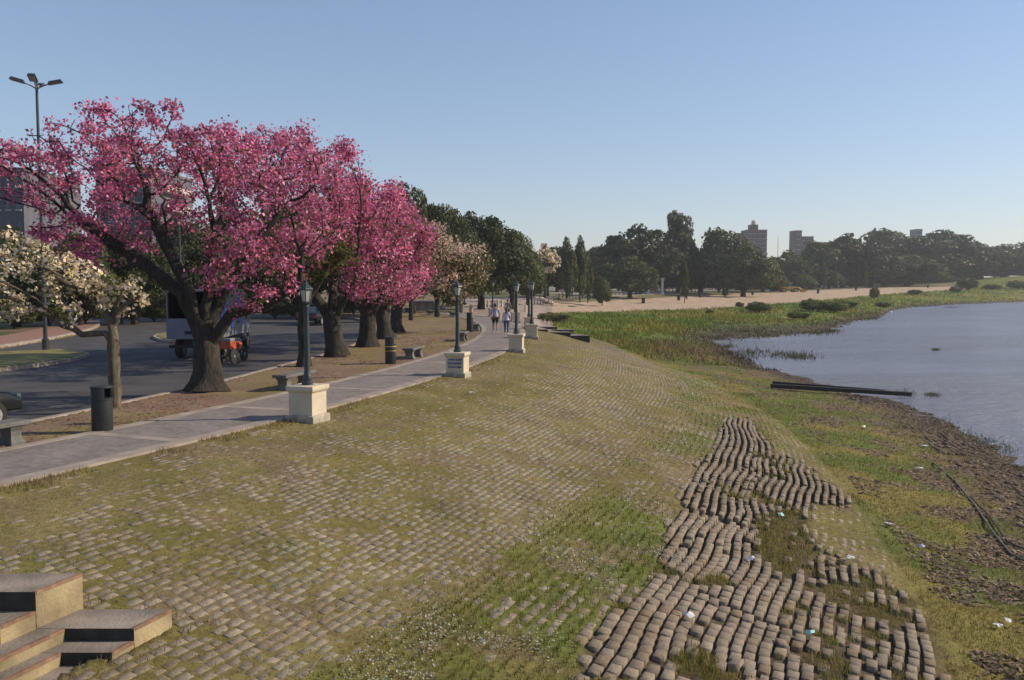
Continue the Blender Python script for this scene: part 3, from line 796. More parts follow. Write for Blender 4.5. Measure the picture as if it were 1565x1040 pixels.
# graffiti on the second pedestal's face turned to the camera
mb = MB()
random.seed(3)
for row in range(3):
    zc = .54-row*.12; xx = -.22
    while xx < .2:
        h = random.uniform(.05, .09); w = random.uniform(.04, .08)
        pts = [(xx, -.303, zc-h/2), (xx+w*.2, -.303, zc+h/2), (xx+w*.6, -.303, zc-h*.2), (xx+w, -.303, zc+h*.4)]
        for a, b2 in zip(pts, pts[1:]):
            d = (Vector(b2)-Vector(a)); L_ = d.length; ang = math.atan2(d.z, d.x)
            mb.box(((a[0]+b2[0])/2, -.303, (a[2]+b2[2])/2), (L_+.01, .004, .02), 'graffiti', ry=-ang)
        xx += w+.01
mb.build('graffiti', l2)

# ------------------------------------------------------------------ benches and bins
def make_bench():
    c = empty('stone_bench', (0, 0, 0))
    for y in (-.55, .55):
        mb = MB(); mb.lathe([(.20, -.05), (.20, .06), (.17, .09), (.145, .17), (.15, .27), (.19, .34), (.205, .37)], 'bench', sq=True); o = mb.build('pedestal', c); 
        for v in o.data.vertices: v.co.y = v.co.y*.75+y
    mb = MB(); mb.box((0, 0, .41), (.46, 1.65, .085), 'bench'); mb.build('seat', c, bevel=.015)
    return c
bp0 = make_bench()
bl = [((0, 689), 'stone bench cut by the left edge, beside the nearest bin'), ((449, 594), 'stone bench behind the nearest path lamp'), ((632, 548), 'stone bench right of the bin with a yellow band'),
      ((707, 521), 'stone bench just behind the graffiti lamp'), ((727, 506), 'stone bench beside the tall green bin near the walkers'), ((692, 485), 'far stone bench right of a far bin, left of the graffiti lamp pole'),
      ((657, 482), 'far stone bench between two far bins'), ((624, 478), 'farthest stone bench, left of the farthest bin')]
for i, (p, l) in enumerate(bl):
    o = bp0 if i == 0 else copy_tree(bp0)
    g = gp(*p); u, s = US(g.x, g.y); o.location = (g.x, g.y+.1, g.z); o.rotation_euler.z = s/97
    if i == 0: o.location.x -= .35; 
    tag(o, l, 'bench', 'stone benches along the path')
def make_bin(name='litter_bin'):
    c = empty(name, (0, 0, 0))
    mb = MB(); mb.lathe([(.19, 0), (.205, .03), (.205, .66), (.215, .67), (.215, .70)], 'bin', 20); mb.build('body', c, True)
    mb = MB()
    vs = []; n = 16
    for z in (.70, .92):
        for k in range(n+1):
            a = R(70)+R(250)*k/n; vs.append((.205*math.cos(a), .205*math.sin(a), z))
    mb.add(vs, [(k, k+1, k+n+2, k+n+1) for k in range(n)], 'bin')
    mb.build('hood', c)
    mb = MB(); mb.lathe([(.215, .915), (.22, .93), (.215, .95), (.19, .955)], 'bin', 20); mb.build('lid', c, True)
    return c
b0 = make_bin()
bb = [((150, 663), 'dark cylindrical litter bin near the left edge by the path'), ((596, 557), 'dark litter bin with a yellow band below the third trunk'), ((718, 508), 'dark green litter bin left of the walking man'),
      ((668, 485), 'far dark litter bin between two far benches'), ((632, 480), 'farthest dark litter bin before the low wall')]
for i, (p, l) in enumerate(bb):
    o = b0 if i == 0 else copy_tree(b0)
    g = gp(*p); o.location = (g.x, g.y+.2, g.z); o.rotation_euler.z = R(-10)
    if i: o.scale = (1, 1, 1.06 if i != 2 else 1.25)
    tag(o, l, 'litter bin', 'dark litter bins along the path')
    if i == 1:
        mb = MB(); mb.lathe([(.208, .60), (.2095, .605), (.2095, .63), (.208, .635)], 'yellow', 20); mb.build('yellow_band', o)
        mb = MB(); mb.lathe([(.208, .45), (.2095, .455), (.2095, .47), (.208, .475)], 'yellow', 20); mb.build('yellow_band', o)

# ------------------------------------------------------------------ trees
LR = []
def grow(base, trunk, ells, n_attr, seed, step=.28, kill=.5, infl=3.5, wob=.05, shell=.5, limbs=(), maxit=130):
    g = np.random.default_rng(seed)
    base = np.array(base, float)
    nodes = []; par = []; LR.clear()
    def addpoly(pts, start):
        p = start
        for q in pts:
            q = np.array(q, float)+base; a = nodes[p] if p >= 0 else base
            if p < 0: nodes.append(base.copy()); par.append(-1); p = 0; a = base
            L_ = np.linalg.norm(q-a); k = max(1, int(L_/step))
            for i in range(1, k+1):
                nodes.append(a+(q-a)*i/k+g.normal(0, wob*.3, 3)); par.append(p); p = len(nodes)-1
        return p
    tip = addpoly(trunk, -1); ntr = len(nodes)
    for frac, pts in limbs:
        k0 = len(nodes); addpoly(pts, int(frac*(ntr-1))); LR.append((k0, len(nodes)))
    A = []
    wts = np.array([e[3]*e[4]*e[5] for e in ells]); cnt = (n_attr*wts/wts.sum()).astype(int)
    for e, k in zip(ells, cnt):
        d = g.normal(0, 1, (k, 3)); d /= np.linalg.norm(d, axis=1)[:, None]
        r = g.random(k)**(1/3); r = np.where(g.random(k) < shell, g.uniform(.75, 1, k), r)
        A.append(np.array(e[:3])+d*r[:, None]*np.array(e[3:]))
    A = np.vstack(A)+base; A = A[A[:, 2] > base[2]+1.3]
    P = np.array(nodes); dist = np.full(len(A), 1e9); near = np.zeros(len(A), int)
    D = np.linalg.norm(A[:, None]-P[None], axis=2); near = D.argmin(1); dist = D.min(1)
    for it in range(maxit):
        if len(A) == 0: break
        act = dist < (infl if it > 6 else 9)
        if not act.any(): break
        dirs = A[act]-P[near[act]]; dirs /= np.linalg.norm(dirs, axis=1)[:, None]+1e-9
        acc = np.zeros((len(P), 3)); np.add.at(acc, near[act], dirs)
        idx = np.unique(near[act]); v = acc[idx]; nl = np.linalg.norm(v, axis=1)[:, None]+1e-9
        new = P[idx]+(v/nl+g.normal(0, .16, v.shape))*step
        k0 = len(P); P = np.vstack([P, new]); par += list(idx)
        D = np.linalg.norm(A[:, None]-new[None], axis=2); m = D.min(1); am = D.argmin(1)
        upd = m < dist; near = np.where(upd, am+k0, near); dist = np.where(upd, m, dist)
        kp = dist > kill; A = A[kp]; near = near[kp]; dist = dist[kp]
    par = np.array(par)
    return P, par, ntr
def radii(P, par, Rb, r0):
    n = len(P); tips = np.zeros(n); ch = np.zeros(n, int)
    for i in range(n-1, 0, -1): ch[par[i]] += 1
    tips[ch == 0] = 1
    for i in range(n-1, 0, -1): tips[par[i]] += tips[i]
    tips = np.maximum(tips, 1); e = math.log(tips[0]+1)/math.log(Rb/r0)
    return r0*tips**(1/e), ch, tips
def branch_mesh(name, P, par, rad, tips, ntr, flare, matn, parent):
    n = len(P); kids = [[] for _ in range(n)]
    for i in range(1, n): kids[par[i]].append(i)
    V = []; Fc = []; off = 0
    stack = [(0, -1)]
    while stack:
        st, pr = stack.pop()
        chain = ([pr] if pr >= 0 else [])+[st]; c = st
        while kids[c]:
            ks = sorted(kids[c], key=lambda k: -tips[k]); 
            for k in ks[1:]: stack.append((k, c))
            c = ks[0]; chain.append(c)
        r = rad[chain].copy()
        if pr >= 0: r[0] = min(r[0], r[1]*1.15)
        Q = P[chain]
        k = 12 if r.max() > .18 else 7 if r.max() > .06 else 4 if r.max() > .02 else 3
        up = None; m = len(Q)
        if m < 2: continue
        for j in range(m):
            d = Q[min(j+1, m-1)]-Q[max(j-1, 0)]; d = d/(np.linalg.norm(d)+1e-9)
            if up is None:
                up = np.cross(d, [0.3, .9, .1]); 
            a = up-d*np.dot(up, d); a /= np.linalg.norm(a)+1e-9; up = a; b = np.cross(d, a)
            t = np.arange(k)*2*math.pi/k; rr = r[j]
            if pr < 0 and flare:
                hgt = Q[j][2]-P[0][2]; fl = 1+flare*math.exp(-hgt/.3); rr = rr*(1+(fl-1)*(1+.75*np.sin(t*4+1)))*(1+.07*np.sin(t*3+j*.25)+.04*np.sin(t*5+j*.5))
            V.append(Q[j]+(a[None]*np.cos(t)[:, None]+b[None]*np.sin(t)[:, None])*np.reshape(rr, (-1, 1)))
        for j in range(m-1):
            o = off+j*k; i0 = np.arange(k); i1 = (i0+1) % k
            Fc.append(np.stack([o+i0, o+i1, o+i1+k, o+i0+k], 1))
        off += m*k
    me = np_mesh(name, np.vstack(V), np.vstack(Fc), M[matn], None, True)
    return link(name, me, parent)
def quads(P, size, col, nrm=None, nw=.5, asp=1.0, g=rng):
    n = len(P); a = g.normal(0, 1, (n, 3))
    if nrm is not None: a = a/np.linalg.norm(a, axis=1)[:, None]*(1-nw)+nrm*nw
    a /= np.linalg.norm(a, axis=1)[:, None]+1e-9
    t = g.normal(0, 1, (n, 3)); t = np.cross(a, t); t /= np.linalg.norm(t, axis=1)[:, None]+1e-9; b = np.cross(a, t)
    t = t*size[:, None]; b = b*size[:, None]*asp
    V = np.stack([P-t, P-b, P+t, P+b], 1).reshape(-1, 3)
    return V, np.arange(n*4).reshape(-1, 4), col
def flower_tree(name, label, base, trunk, ells, n_attr, seed, Rb, nfl, pal, size, flare=.7, bark='bark', limbs=(), green=.12, step=.28, kill=.5, twig=.011, spread=.13, group=None, shell=.5, trad=None, lowgreen=True):
    c = empty(name, base, 0, label, 'tree', group)
    P, par, ntr = grow((0, 0, 0), trunk, ells, n_attr, seed, step, kill, limbs=limbs, shell=shell)
    rad, ch, tips = radii(P, par, Rb, twig)
    # keep the bottle-shaped stem thick
    for i in range(ntr): rad[i] = max(rad[i], Rb*np.interp(i/ntr, [0, .4, .8, 1], trad or [1, .95, .75, .6]))
    for k0, k1 in LR:
        for i in range(k0, k1): rad[i] = max(rad[i], Rb*.5*(1-.62*(i-k0)/(k1-k0)))
    branch_mesh('trunk', P, par, rad, tips, ntr, flare, bark, c)
    g = np.random.default_rng(seed+5)
    cand = np.nonzero(rad < twig*2.6)[0]; cand = cand[P[cand, 2] > 1.2]
    # clustered: some twigs carry many flowers
    w = g.random(len(cand))**4*(.4+fbm(P[cand, 0]*.6+P[cand, 1]*.3, P[cand, 2]*.6, seed)) ; w /= w.sum()
    pick = g.choice(cand, nfl, p=w); pos = P[pick]+g.normal(0, spread, (nfl, 3))*np.array((1, 1, .8))
    pal = np.array(pal); k = g.integers(0, len(pal), nfl); col = pal[k]*g.uniform(.65, 1.25, nfl)[:, None]
    cn = fbm(pos[:, 0]*1.3+pos[:, 1]*.8, pos[:, 2]*1.5, seed+2, 2)[:, None]; col = col*(.62+.75*cn)
    zt = P[:, 2].max(); zl = P[cand, 2].min()
    pg = green*(2.2-2.0*(pos[:, 2]-zl)/(zt-zl))*(.3+1.4*sstep(.4, .65, fbm(pos[:, 0]*.9-pos[:, 1]*.5, pos[:, 2]*.9, seed+9, 2))) if lowgreen else np.full(nfl, green)
    isg = g.random(nfl) < pg
    col = np.where(isg[:, None], np.array((.085, .085, .02))*g.uniform(.5, 1.6, nfl)[:, None], col)
    V, f, col = quads(pos, size*g.uniform(.4, 1.35, nfl), np.clip(col, 0, 1), None, 0, .8, g)
    link('crown', np_mesh('crown', V, f, M['petal'], col), c)
    return c
PINK = [(.60, .15, .28), (.65, .21, .38), (.52, .11, .22), (.72, .33, .47), (.60, .14, .23), (.38, .12, .23)]
PG = 'pink flowering trees along the kerb'
g1 = at(315, 24.9)
k = 24.9/F
def E(px, py, dpx, dpz, dy, ry, D=24.9, bx=None):
    """ellipsoid given in photo px at depth D, relative to the tree base"""
    return ((px-bx)*D/F, dy, zpy(py, D), dpx*D/F, ry, dpz*D/F)
b1 = 315
flower_tree('floss_silk_tree', 'biggest pink flowering tree with thick flared dark trunk, spreading over the road', g1,
    [(0.0, 0, .6), (-.05, 0, 1.5), (-.1, .0, 1.95)],
    [E(215, 200, 85, 42, .2, 2.6, bx=b1), E(120, 255, 90, 60, .3, 3.2, bx=b1), E(30, 265, 80, 62, .4, 3, bx=b1), E(260, 290, 100, 75, 0, 3.6, bx=b1), E(380, 260, 85, 62, .1, 3.2, bx=b1),
     E(440, 350, 95, 75, -.4, 3, bx=b1), E(400, 425, 85, 40, -1.2, 1.6, bx=b1), E(140, 360, 90, 60, .5, 2.8, bx=b1), E(470, 270, 60, 60, .4, 2.4, bx=b1), E(335, 240, 65, 40, .2, 2.6, bx=b1), E(300, 215, 50, 28, .2, 2, bx=b1)],
    3000, 21, .36, 31000, PINK, .048, .75,
    limbs=[(.75, [(-.7, 0, 2.75), (-1.9, .2, 3.7), (-3.2, .3, 4.5)]), (.72, [(.75, -.2, 2.15), (1.7, -.4, 2.35), (2.8, -.5, 3.0)]), (.98, [(.1, .1, 3.2), (.2, .2, 4.6)]), (.98, [(-.5, -.1, 3.0), (-1.2, 0, 4.3), (-1.6, 0, 5.2)]), (.98, [(.5, .3, 2.9), (1.2, .5, 4.0), (1.9, .6, 5.0)])],
    group=PG, green=.10, kill=.42, trad=[1, .9, .85, .8], shell=.35)
# second row of pink trees, further along the verge
def ft(px, D, seed, top, left, right, low, Rb, nfl, label, hl=2.0, pal=PINK, green=.12, name='floss_silk_tree', size=.075, bark='bark', ry=3.2, group=PG, lean=0, n_attr=1300, lobes=None):
    g = at(px, D); 
    if lobes is None:
        cx = (left+right)/2; cz = (top+low)/2; w = (right-left)/2; h = (low-top)/2
        lobes = [(cx, cz-h*.25, w*.62, h*.72), (cx-w*.5, cz+h*.15, w*.48, h*.62), (cx+w*.5, cz+h*.12, w*.48, h*.65), (cx, cz+h*.35, w*.7, h*.5)]
    el = [E(a, b, c, d, 0, ry, D, px) for a, b, c, d in lobes]
    return flower_tree(name, label, g, [(lean*.5, 0, hl*.5), (lean, 0, hl)], el, n_attr, seed, Rb, nfl, pal, size, .5, bark, green=green, group=group, step=.34, kill=.55, spread=.22, twig=.013,
                       limbs=[(.9, [(lean-.9, .1, hl+1.0)]), (.9, [(lean+.9, -.1, hl+.9)]), (.95, [(lean+.1, .5, hl+1.4)])], trad=[1, 1, .85, .65], shell=.4)
ft(515, 36.3, 33, 192, 360, 620, 470, .36, 30000, 'tall pink flowering tree with a leaning bottle trunk behind the nearest lamp', hl=1.9, size=.062, lean=-.3,
   lobes=[(360, 250, 55, 40), (440, 245, 70, 50), (500, 270, 75, 62), (560, 330, 60, 65), (480, 370, 80, 70), (560, 410, 62, 55), (410, 320, 60, 70)])
ft(562, 41.8, 34, 270, 480, 662, 470, .38, 24000, 'pink flowering tree with a thick upright barrel trunk', hl=1.8, size=.068,
   lobes=[(590, 325, 50, 50), (615, 370, 48, 58), (560, 400, 60, 60), (610, 430, 42, 35), (530, 350, 50, 60)])
ft(590, 47.5, 35, 300, 540, 680, 470, .36, 12000, 'pink flowering tree with a slanting pale-edged trunk, fourth in the row', hl=1.7, size=.075, lean=-.3, n_attr=900, green=.3,
   lobes=[(630, 385, 38, 60), (600, 350, 45, 55), (600, 430, 50, 40)])
CREAM = [(.78, .68, .5), (.84, .78, .64), (.76, .6, .32), (.76, .66, .54), (.78, .66, .42), (.6, .48, .34)]
BLUSH = [(.66, .46, .38), (.72, .56, .46), (.56, .38, .3), (.62, .48, .34)]
ft(606, 53.5, 36, 320, 620, 760, 475, .34, 10500, 'pale blush flowering tree behind the last pink crown', hl=1.9, pal=BLUSH, green=.36, size=.08, n_attr=1100,
   lobes=[(665, 385, 32, 45), (700, 405, 34, 42), (732, 408, 18, 38), (690, 442, 38, 24)], group='pale flowering trees')
# slim tree behind the nearest lamp
ft(464, 32.1, 37, 330, 400, 520, 450, .19, 4500, 'slim straight dark trunk just left of the nearest lamp pole', hl=2.6, green=.8, size=.07, n_attr=420, lobes=[(450, 360, 50, 40), (490, 380, 50, 40)])
# cream tree in front
g2 = at(172, 21.6); B = 172; D2 = 21.6
flower_tree('floss_silk_tree', 'young cream flowering tree with a slim pale trunk near the left edge', g2, [(0, 0, .8), (.0, 0, 1.6), (-.02, 0, 2.2)],
    [E(40, 410, 70, 60, -.3, 1.8, D2, B), E(-20, 420, 50, 55, -.2, 1.6, D2, B), E(110, 430, 50, 50, 0, 1.3, D2, B), E(20, 470, 55, 25, -.5, 1.2, D2, B), E(180, 450, 42, 38, .2, 1.0, D2, B)],
    900, 51, .15, 4600, CREAM, .052, .15, 'bark_grey',
    limbs=[(.78, [(-.18, 0, 1.82), (-.75, -.05, 1.82), (-1.35, -.1, 2.15)]), (.95, [(.12, 0, 2.6), (.3, 0, 2.9)]), (.95, [(-.3, .1, 2.7), (-.9, .1, 3.0)]), (.95, [(.3, -.05, 2.5), (.75, -.1, 2.75)])],
    green=.14, kill=.33, step=.2, twig=.008, spread=.085, group='pale flowering trees', trad=[1, .85, .7, .55], lowgreen=False)

# leafy trees made of many leaf-sized faces on branching limbs
def leafcloud(clumps, n, size, pal, g, shade=.0):
    cl = np.array(clumps); vol = cl[:, 3]*cl[:, 4]*cl[:, 5]; p = vol**.72; p /= p.sum()
    k = g.choice(len(cl), n, p=p); d = g.normal(0, 1, (n, 3)); d /= np.linalg.norm(d, axis=1)[:, None]
    r = np.where(g.random(n) < .8, g.normal(.95, .07, n), g.random(n)*.8)
    bumpy = 1+.16*np.sin(d[:, 0]*7+k)*np.sin(d[:, 1]*6+2*k)*np.sin(d[:, 2]*8+k*3)
    P = cl[k, :3]+d*cl[k, 3:6]*(r*bumpy)[:, None]
    pal = np.array(pal); c = pal[(k*7) % len(pal)]*g.uniform(.6, 1.35, n)[:, None]
    return quads(P, size*g.uniform(.6, 1.3, n), c, d, .55, .8, g)
def clumps_in(ells, n, rel, g):
    out = []
    E_ = np.array(ells); w = E_[:, 3]*E_[:, 4]*E_[:, 5]; w = w/w.sum()
    for i in range(n):
        e = E_[g.choice(len(E_), p=w)]; d = g.normal(0, 1, 3); d /= np.linalg.norm(d); rr = g.uniform(.55, .85)
        c = e[:3]+d*e[3:]*rr; s = rel*g.uniform(.6, 1.25)*e[3:].mean()
        out.append((*c, s, s, s*.8))
    for e in E_: out.append((*e[:3], *(e[3:]*.72)))
    return out
GREENS = [(.07, .092, .024), (.09, .108, .028), (.056, .078, .022), (.11, .118, .032), (.075, .095, .03)]
DARKG = [(.052, .066, .024), (.068, .08, .026), (.044, .056, .02), (.082, .09, .03)]
def green_mesh(kind, seed, n=9000, size=.02):
    """unit tree: height 1, half width .5"""
    g = np.random.default_rng(seed)
    if kind == 'round': ells = [(0, 0, .56, .44, .42, .40), (-.24, .05, .4, .26, .28, .30), (.26, -.05, .4, .25, .28, .30), (.05, .1, .74, .34, .32, .24)]; th = .2
    elif kind == 'wide': ells = [(0, 0, .66, .38, .36, .32), (-.28, .05, .5, .24, .3, .36), (.28, 0, .46, .24, .3, .36), (-.05, -.1, .38, .44, .3, .28)]; th = .18
    elif kind == 'tall': ells = [(0, 0, .5, .40, .36, .38), (.1, 0, .76, .24, .24, .2), (-.15, 0, .38, .33, .3, .3), (.2, 0, .4, .3, .28, .3), (-.1, .05, .85, .16, .16, .13)]; th = .25
    elif kind == 'poplar': ells = [(0, 0, .3, .42, .42, .2), (0, 0, .5, .46, .46, .28), (.02, 0, .72, .33, .33, .22), (0, 0, .9, .16, .16, .11)]; th = .12
    elif kind == 'bush': ells = [(0, 0, .5, .45, .45, .45), (.2, 0, .35, .3, .3, .3), (-.2, .1, .4, .3, .3, .3)]; th = .1
    elif kind == 'airy': ells = [(-.2, 0, .7, .24, .24, .14), (.2, .1, .78, .24, .24, .13), (0, -.1, .58, .34, .3, .14), (.3, 0, .5, .2, .2, .12), (-.32, 0, .5, .18, .2, .12)]; th = .4
    cl = clumps_in(ells, {'round': 46, 'wide': 52, 'tall': 44, 'poplar': 34, 'bush': 18, 'airy': 90}[kind], .28 if kind != 'airy' else .12, g)
    if kind == 'airy': cl = cl[:-len(ells)]
    pal = DARKG if kind in ('round', 'wide', 'tall') and seed % 2 else GREENS
    if kind == 'bush' and seed > 135: pal = [(.15, .17, .04), (.17, .18, .05), (.12, .15, .035)]
    V, f, c = leafcloud(cl, n, size, pal, g)
    ok = None
    crown = np_mesh('crown', V, f, M['leaf'], c)
    # trunk with limbs
    tm = MB(); tr = .035 if kind != 'bush' else .02
    tm.tube([(0, 0, -.03), (0.005, 0, th*.5), (0, 0, th), (0, 0, th+.25)], [tr*1.3, tr, tr*.9, tr*.4], 'bark', 8)
    for i in range(7):
        a = g.uniform(0, 6.28); e = ells[i % len(ells)]; tm.tube([(0, 0, th*g.uniform(.6, 1.1)), (e[0]*.5+.06*math.cos(a), e[1]*.5+.06*math.sin(a), (th+e[2])/2), (e[0]+.1*math.cos(a), e[1]+.1*math.sin(a), e[2])], [tr*.6, tr*.4, tr*.15], 'bark', 5)
    me = bpy.data.meshes.new('trunk'); me.from_pydata(tm.v, [], tm.f); me.materials.append(M['bark']); me.polygons.foreach_set('use_smooth', [True]*len(me.polygons)); me.update()
    return crown, me
TM = {}
def green_tree(px, D, top, wpx, kind, var, label, name=None, base=None, group=None, depth=1.0, zb=None):
    key = (kind, var)
    if key not in TM:
        TM[key] = green_mesh(kind, 100+var*7+len(kind), {'big': 0}.get(kind, 26000 if D < 130 else 9000), .013 if D < 130 else .021)
    cr, tr = TM[key]
    g = at(px, D)
    if D > 150 and kind in ('round', 'wide', 'tall'): wpx = wpx*(1.25 if px < 1300 else 1.42); top = top-3
    if zb is not None: g.z = zb
    h = zpy(top, D)-g.z; w = wpx*D/F
    nm = name or {'poplar': 'poplar_tree', 'bush': 'bush'}.get(kind, 'evergreen_tree')
    c = empty(nm, g, random.uniform(-.5, .5), label, 'bush' if kind == 'bush' else 'tree', group)
    c.scale = (w, w*depth, h)
    link('trunk' if kind != 'bush' else 'stem', tr, c); link('crown', cr, c)
    return c
GB = 'broad evergreen trees'
# mid distance, behind the pink row
L = [
 (628, 70, 268, 95, 'tall', 1, 'tree with a bare-topped dark crown rising just right of the pink crowns'),
 (668, 78, 298, 110, 'round', 2, 'green tree above the blush flowering tree'),
 (735, 98, 316, 150, 'wide', 1, 'broad domed dark evergreen behind the walking man'),
 (782, 112, 348, 105, 'round', 1, 'rounded evergreen at the right end of the near evergreen bank'),
 (700, 90, 345, 110, 'round', 2, 'green tree behind the blush crown, left of the broad dome'),
 (806, 135, 376, 60, 'wide', 2, 'lower evergreen left of the poplars'),
]
for px, D, top, w, kd, vr, lb in L: green_tree(px, D, top, w, kd, vr, lb, group=GB)
LL = [(-60, 56, 330, 130, 'round', 2), (25, 60, 345, 120, 'wide', 2), (120, 62, 350, 110, 'round', 1), (205, 66, 345, 110, 'wide', 1), (290, 72, 325, 120, 'round', 2), (375, 78, 320, 130, 'wide', 2), (450, 82, 300, 130, 'round', 2), (530, 86, 310, 120, 'wide', 1), (590, 80, 330, 110, 'round', 1)]
nm = ['at the far left edge behind the cream crown', 'behind the tall lamp at left', 'behind the gap right of the tall lamp', 'in front of the left grey block, across the road', 'across the road behind the big pink trunk', 'across the road behind the truck', 'behind the crown of the second pink tree', 'behind the barrel-trunk pink tree', 'behind the fourth pink tree']
for (px, D, top, w, kd, vr), n_ in zip(LL, nm): green_tree(px, D, top, w*1.25, kd, vr, 'green street tree '+n_, group='green trees across the road')
# low hedge of shrubs on the town side
for i, px in enumerate((-40, 20, 75, 130, 185, 235, 290, 420, 480, 540)):
    D = 50+i*3.2; u_, s_ = US((px-782.5)/F*D, D)
    green_tree(px, D+4, 440+(i % 3)*7, 75, 'bush', 1, 'dark shrub across the road, '+('first second third fourth fifth sixth seventh eighth ninth tenth'.split()[i])+' from the left', group='shrubs across the road', name='shrub')
FT = [
 (975, 230, 343, 112, 'wide', 3, 'big domed evergreen left of the tall pointed tree'),
 (1036, 245, 320, 66, 'tall', 3, 'tall pointed tree with a pale tower behind its tip'),
 (1108, 240, 348, 95, 'round', 3, 'domed evergreen left of the larger brick tower'),
 (1135, 225, 378, 85, 'wide', 4, 'lower rounded evergreen in front of the larger brick tower'),
 (962, 195, 395, 80, 'wide', 4, 'small pale-topped spreading tree in front of the big domed evergreen'),
 (1012, 250, 385, 70, 'round', 3, 'dark evergreen filling between the domed and the pointed tree'),
 (1070, 250, 390, 80, 'round', 4, 'dark evergreen just right of the small cypress'),
 (915, 262, 374, 60, 'round', 4, 'dark reddish-green tree right of the poplars'),
 (880, 240, 392, 70, 'round', 4, 'dark tree seen between the two poplars'),
 (836, 172, 385, 62, 'wide', 3, 'dark tree left of the first poplar'),
 (851, 215, 374, 58, 'round', 4, 'dark evergreen filling the gap behind the left poplar'),
 (815, 200, 382, 60, 'round', 3, 'dark evergreen beyond the end of the near evergreen bank'),
 (1165, 270, 395, 60, 'round', 3, 'evergreen right below the larger brick tower'),
 (1204, 300, 386, 62, 'wide', 4, 'mixed green tree below the smaller brick tower'),
 (1250, 330, 368, 70, 'round', 3, 'evergreen just right of the smaller brick tower'),
 (1287, 335, 358, 80, 'wide', 3, 'evergreen under the thin airy tree'),
 (1300, 340, 346, 80, 'airy', 1, 'thin airy tree rising above the evergreens'),
 (1330, 330, 372, 70, 'round', 4, 'green tree right of the airy tree'),
 (1360, 400, 350, 90, 'round', 3, 'domed evergreen left of the small grey rooftop block'),
 (1432, 400, 353, 125, 'wide', 3, 'largest domed evergreen on the right skyline'),
 (1385, 350, 394, 90, 'wide', 4, 'low green tree in front of the small white house'),
 (1490, 405, 374, 80, 'round', 4, 'rounded evergreen right of the largest dome'),
 (1530, 410, 377, 80, 'wide', 4, 'rounded evergreen second from the right edge'),
 (1585, 415, 371, 90, 'round', 3, 'evergreen cut by the right edge of the frame'),
 (1650, 420, 380, 90, 'wide', 3, 'evergreen just outside the right edge'),
]
for px, D, top, w, kd, vr, lb in FT: green_tree(px, D, top, w, kd, vr, lb, group='distant park trees')
for i, px in enumerate(range(930, 1600, 42)):
    green_tree(px, 262+max(0, px-1150)*.42, 418-(i % 3)*3, 58, 'bush', 1+i % 2, 'dark shrub under the far park trees, '+'first second third fourth fifth sixth seventh eighth ninth tenth eleventh twelfth thirteenth fourteenth fifteenth sixteenth'.split()[i]+' from the left', group='shrubs under the park trees', name='shrub')
for i, px in enumerate(range(905, 1640, 37)):
    D = 290+ (i % 3)*12+max(0, px-1200)*.42
    green_tree(px, D, 398+(i*7 % 5)*3-(8 if px > 1300 else 0), 74, ('round', 'wide')[i % 2], 3+i % 2, 'lower dark tree in the rear row of the park, '+'first second third fourth fifth sixth seventh eighth ninth tenth eleventh twelfth thirteenth fourteenth fifteenth sixteenth seventeenth eighteenth nineteenth twentieth'.split()[i]+' from the left', group='rear row of park trees')
for i, (px, D, top, w, kd, vr, lb) in enumerate([
 (866, 166, 361, 42, 'poplar', 1, 'left one of the two tall poplars'), (886, 168, 358, 34, 'poplar', 2, 'right one of the two tall poplars'), (898, 172, 384, 26, 'poplar', 1, 'short poplar tucked right of the two tall ones'),
 (1046, 178, 397, 17, 'poplar', 2, 'small lone cypress on the grass before the dark trees'), (1238, 300, 391, 12, 'poplar', 1, 'thin dark cypress behind the yellow digger'), (1257, 300, 399, 16, 'poplar', 2, 'short cypress right of the digger'),
 (1322, 320, 398, 10, 'poplar', 1, 'thin cypress right of the airy tree, on the promenade'), (1413, 340, 394, 12, 'poplar', 2, 'thin cypress left of the small white house')]):
    green_tree(px, D, top, w, kd, vr, lb, name='poplar_tree' if i < 3 else 'cypress_tree', group='columnar trees')
green_tree(920, 160, 417, 36, 'bush', 2, 'clipped ball-shaped green bush beside the poplars', group='bushes')
green_tree(1220, 290, 423, 22, 'bush', 1, 'small dark bush behind the yellow digger', group='bushes')
# pale blossom tree behind the left poplar
ft(833, 160, 61, 366, 812, 858, 420, .3, 2500, 'distant whitish flowering tree left of the poplars', hl=3, pal=CREAM, green=.25, size=.3, n_attr=220, group='pale flowering trees', ry=2.6)
BUSHES = [(1160, 478, 14, 42), (1242, 476, 16, 40), (1275, 478, 14, 44), (1220, 488, 10, 34), (1336, 458, 16, 16), (1290, 470, 9, 40), (1478, 444, 16, 34), (1460, 447, 8, 20), (1515, 443, 7, 30), (1555, 442, 11, 34), (1398, 450, 6, 24), (1085, 480, 6, 12), (1130, 470, 7, 14), (845, 492, 12, 50), (1350, 470, 7, 26)]
for i, (px, py, hh, w) in enumerate(BUSHES):
    g = gp(px, py); D = g.y
    o = green_tree(px, D, py-hh*1.35, w*1.15, 'bush', 5+i % 2, 'wild marsh bush, '+['left of the row above the mud', 'tallest of the pair mid-marsh', 'right one of the mid-marsh pair', 'low one nearest the water point', 'narrow upright one on the sand edge', 'low one right of the mid-marsh pair', 'biggest one at the end of the sand', 'beside the biggest one at the sand end', 'on the far bank near the right edge', 'at the right edge of the far bank', 'tiny one on the far sand edge', 'tiny dark one on the left sand edge', 'thin one where the sand narrows', 'reedy green one just beyond the far stairs', 'on the grassy point of the far bank'][i], group='wild bushes in the marsh', zb=g.z-.1)
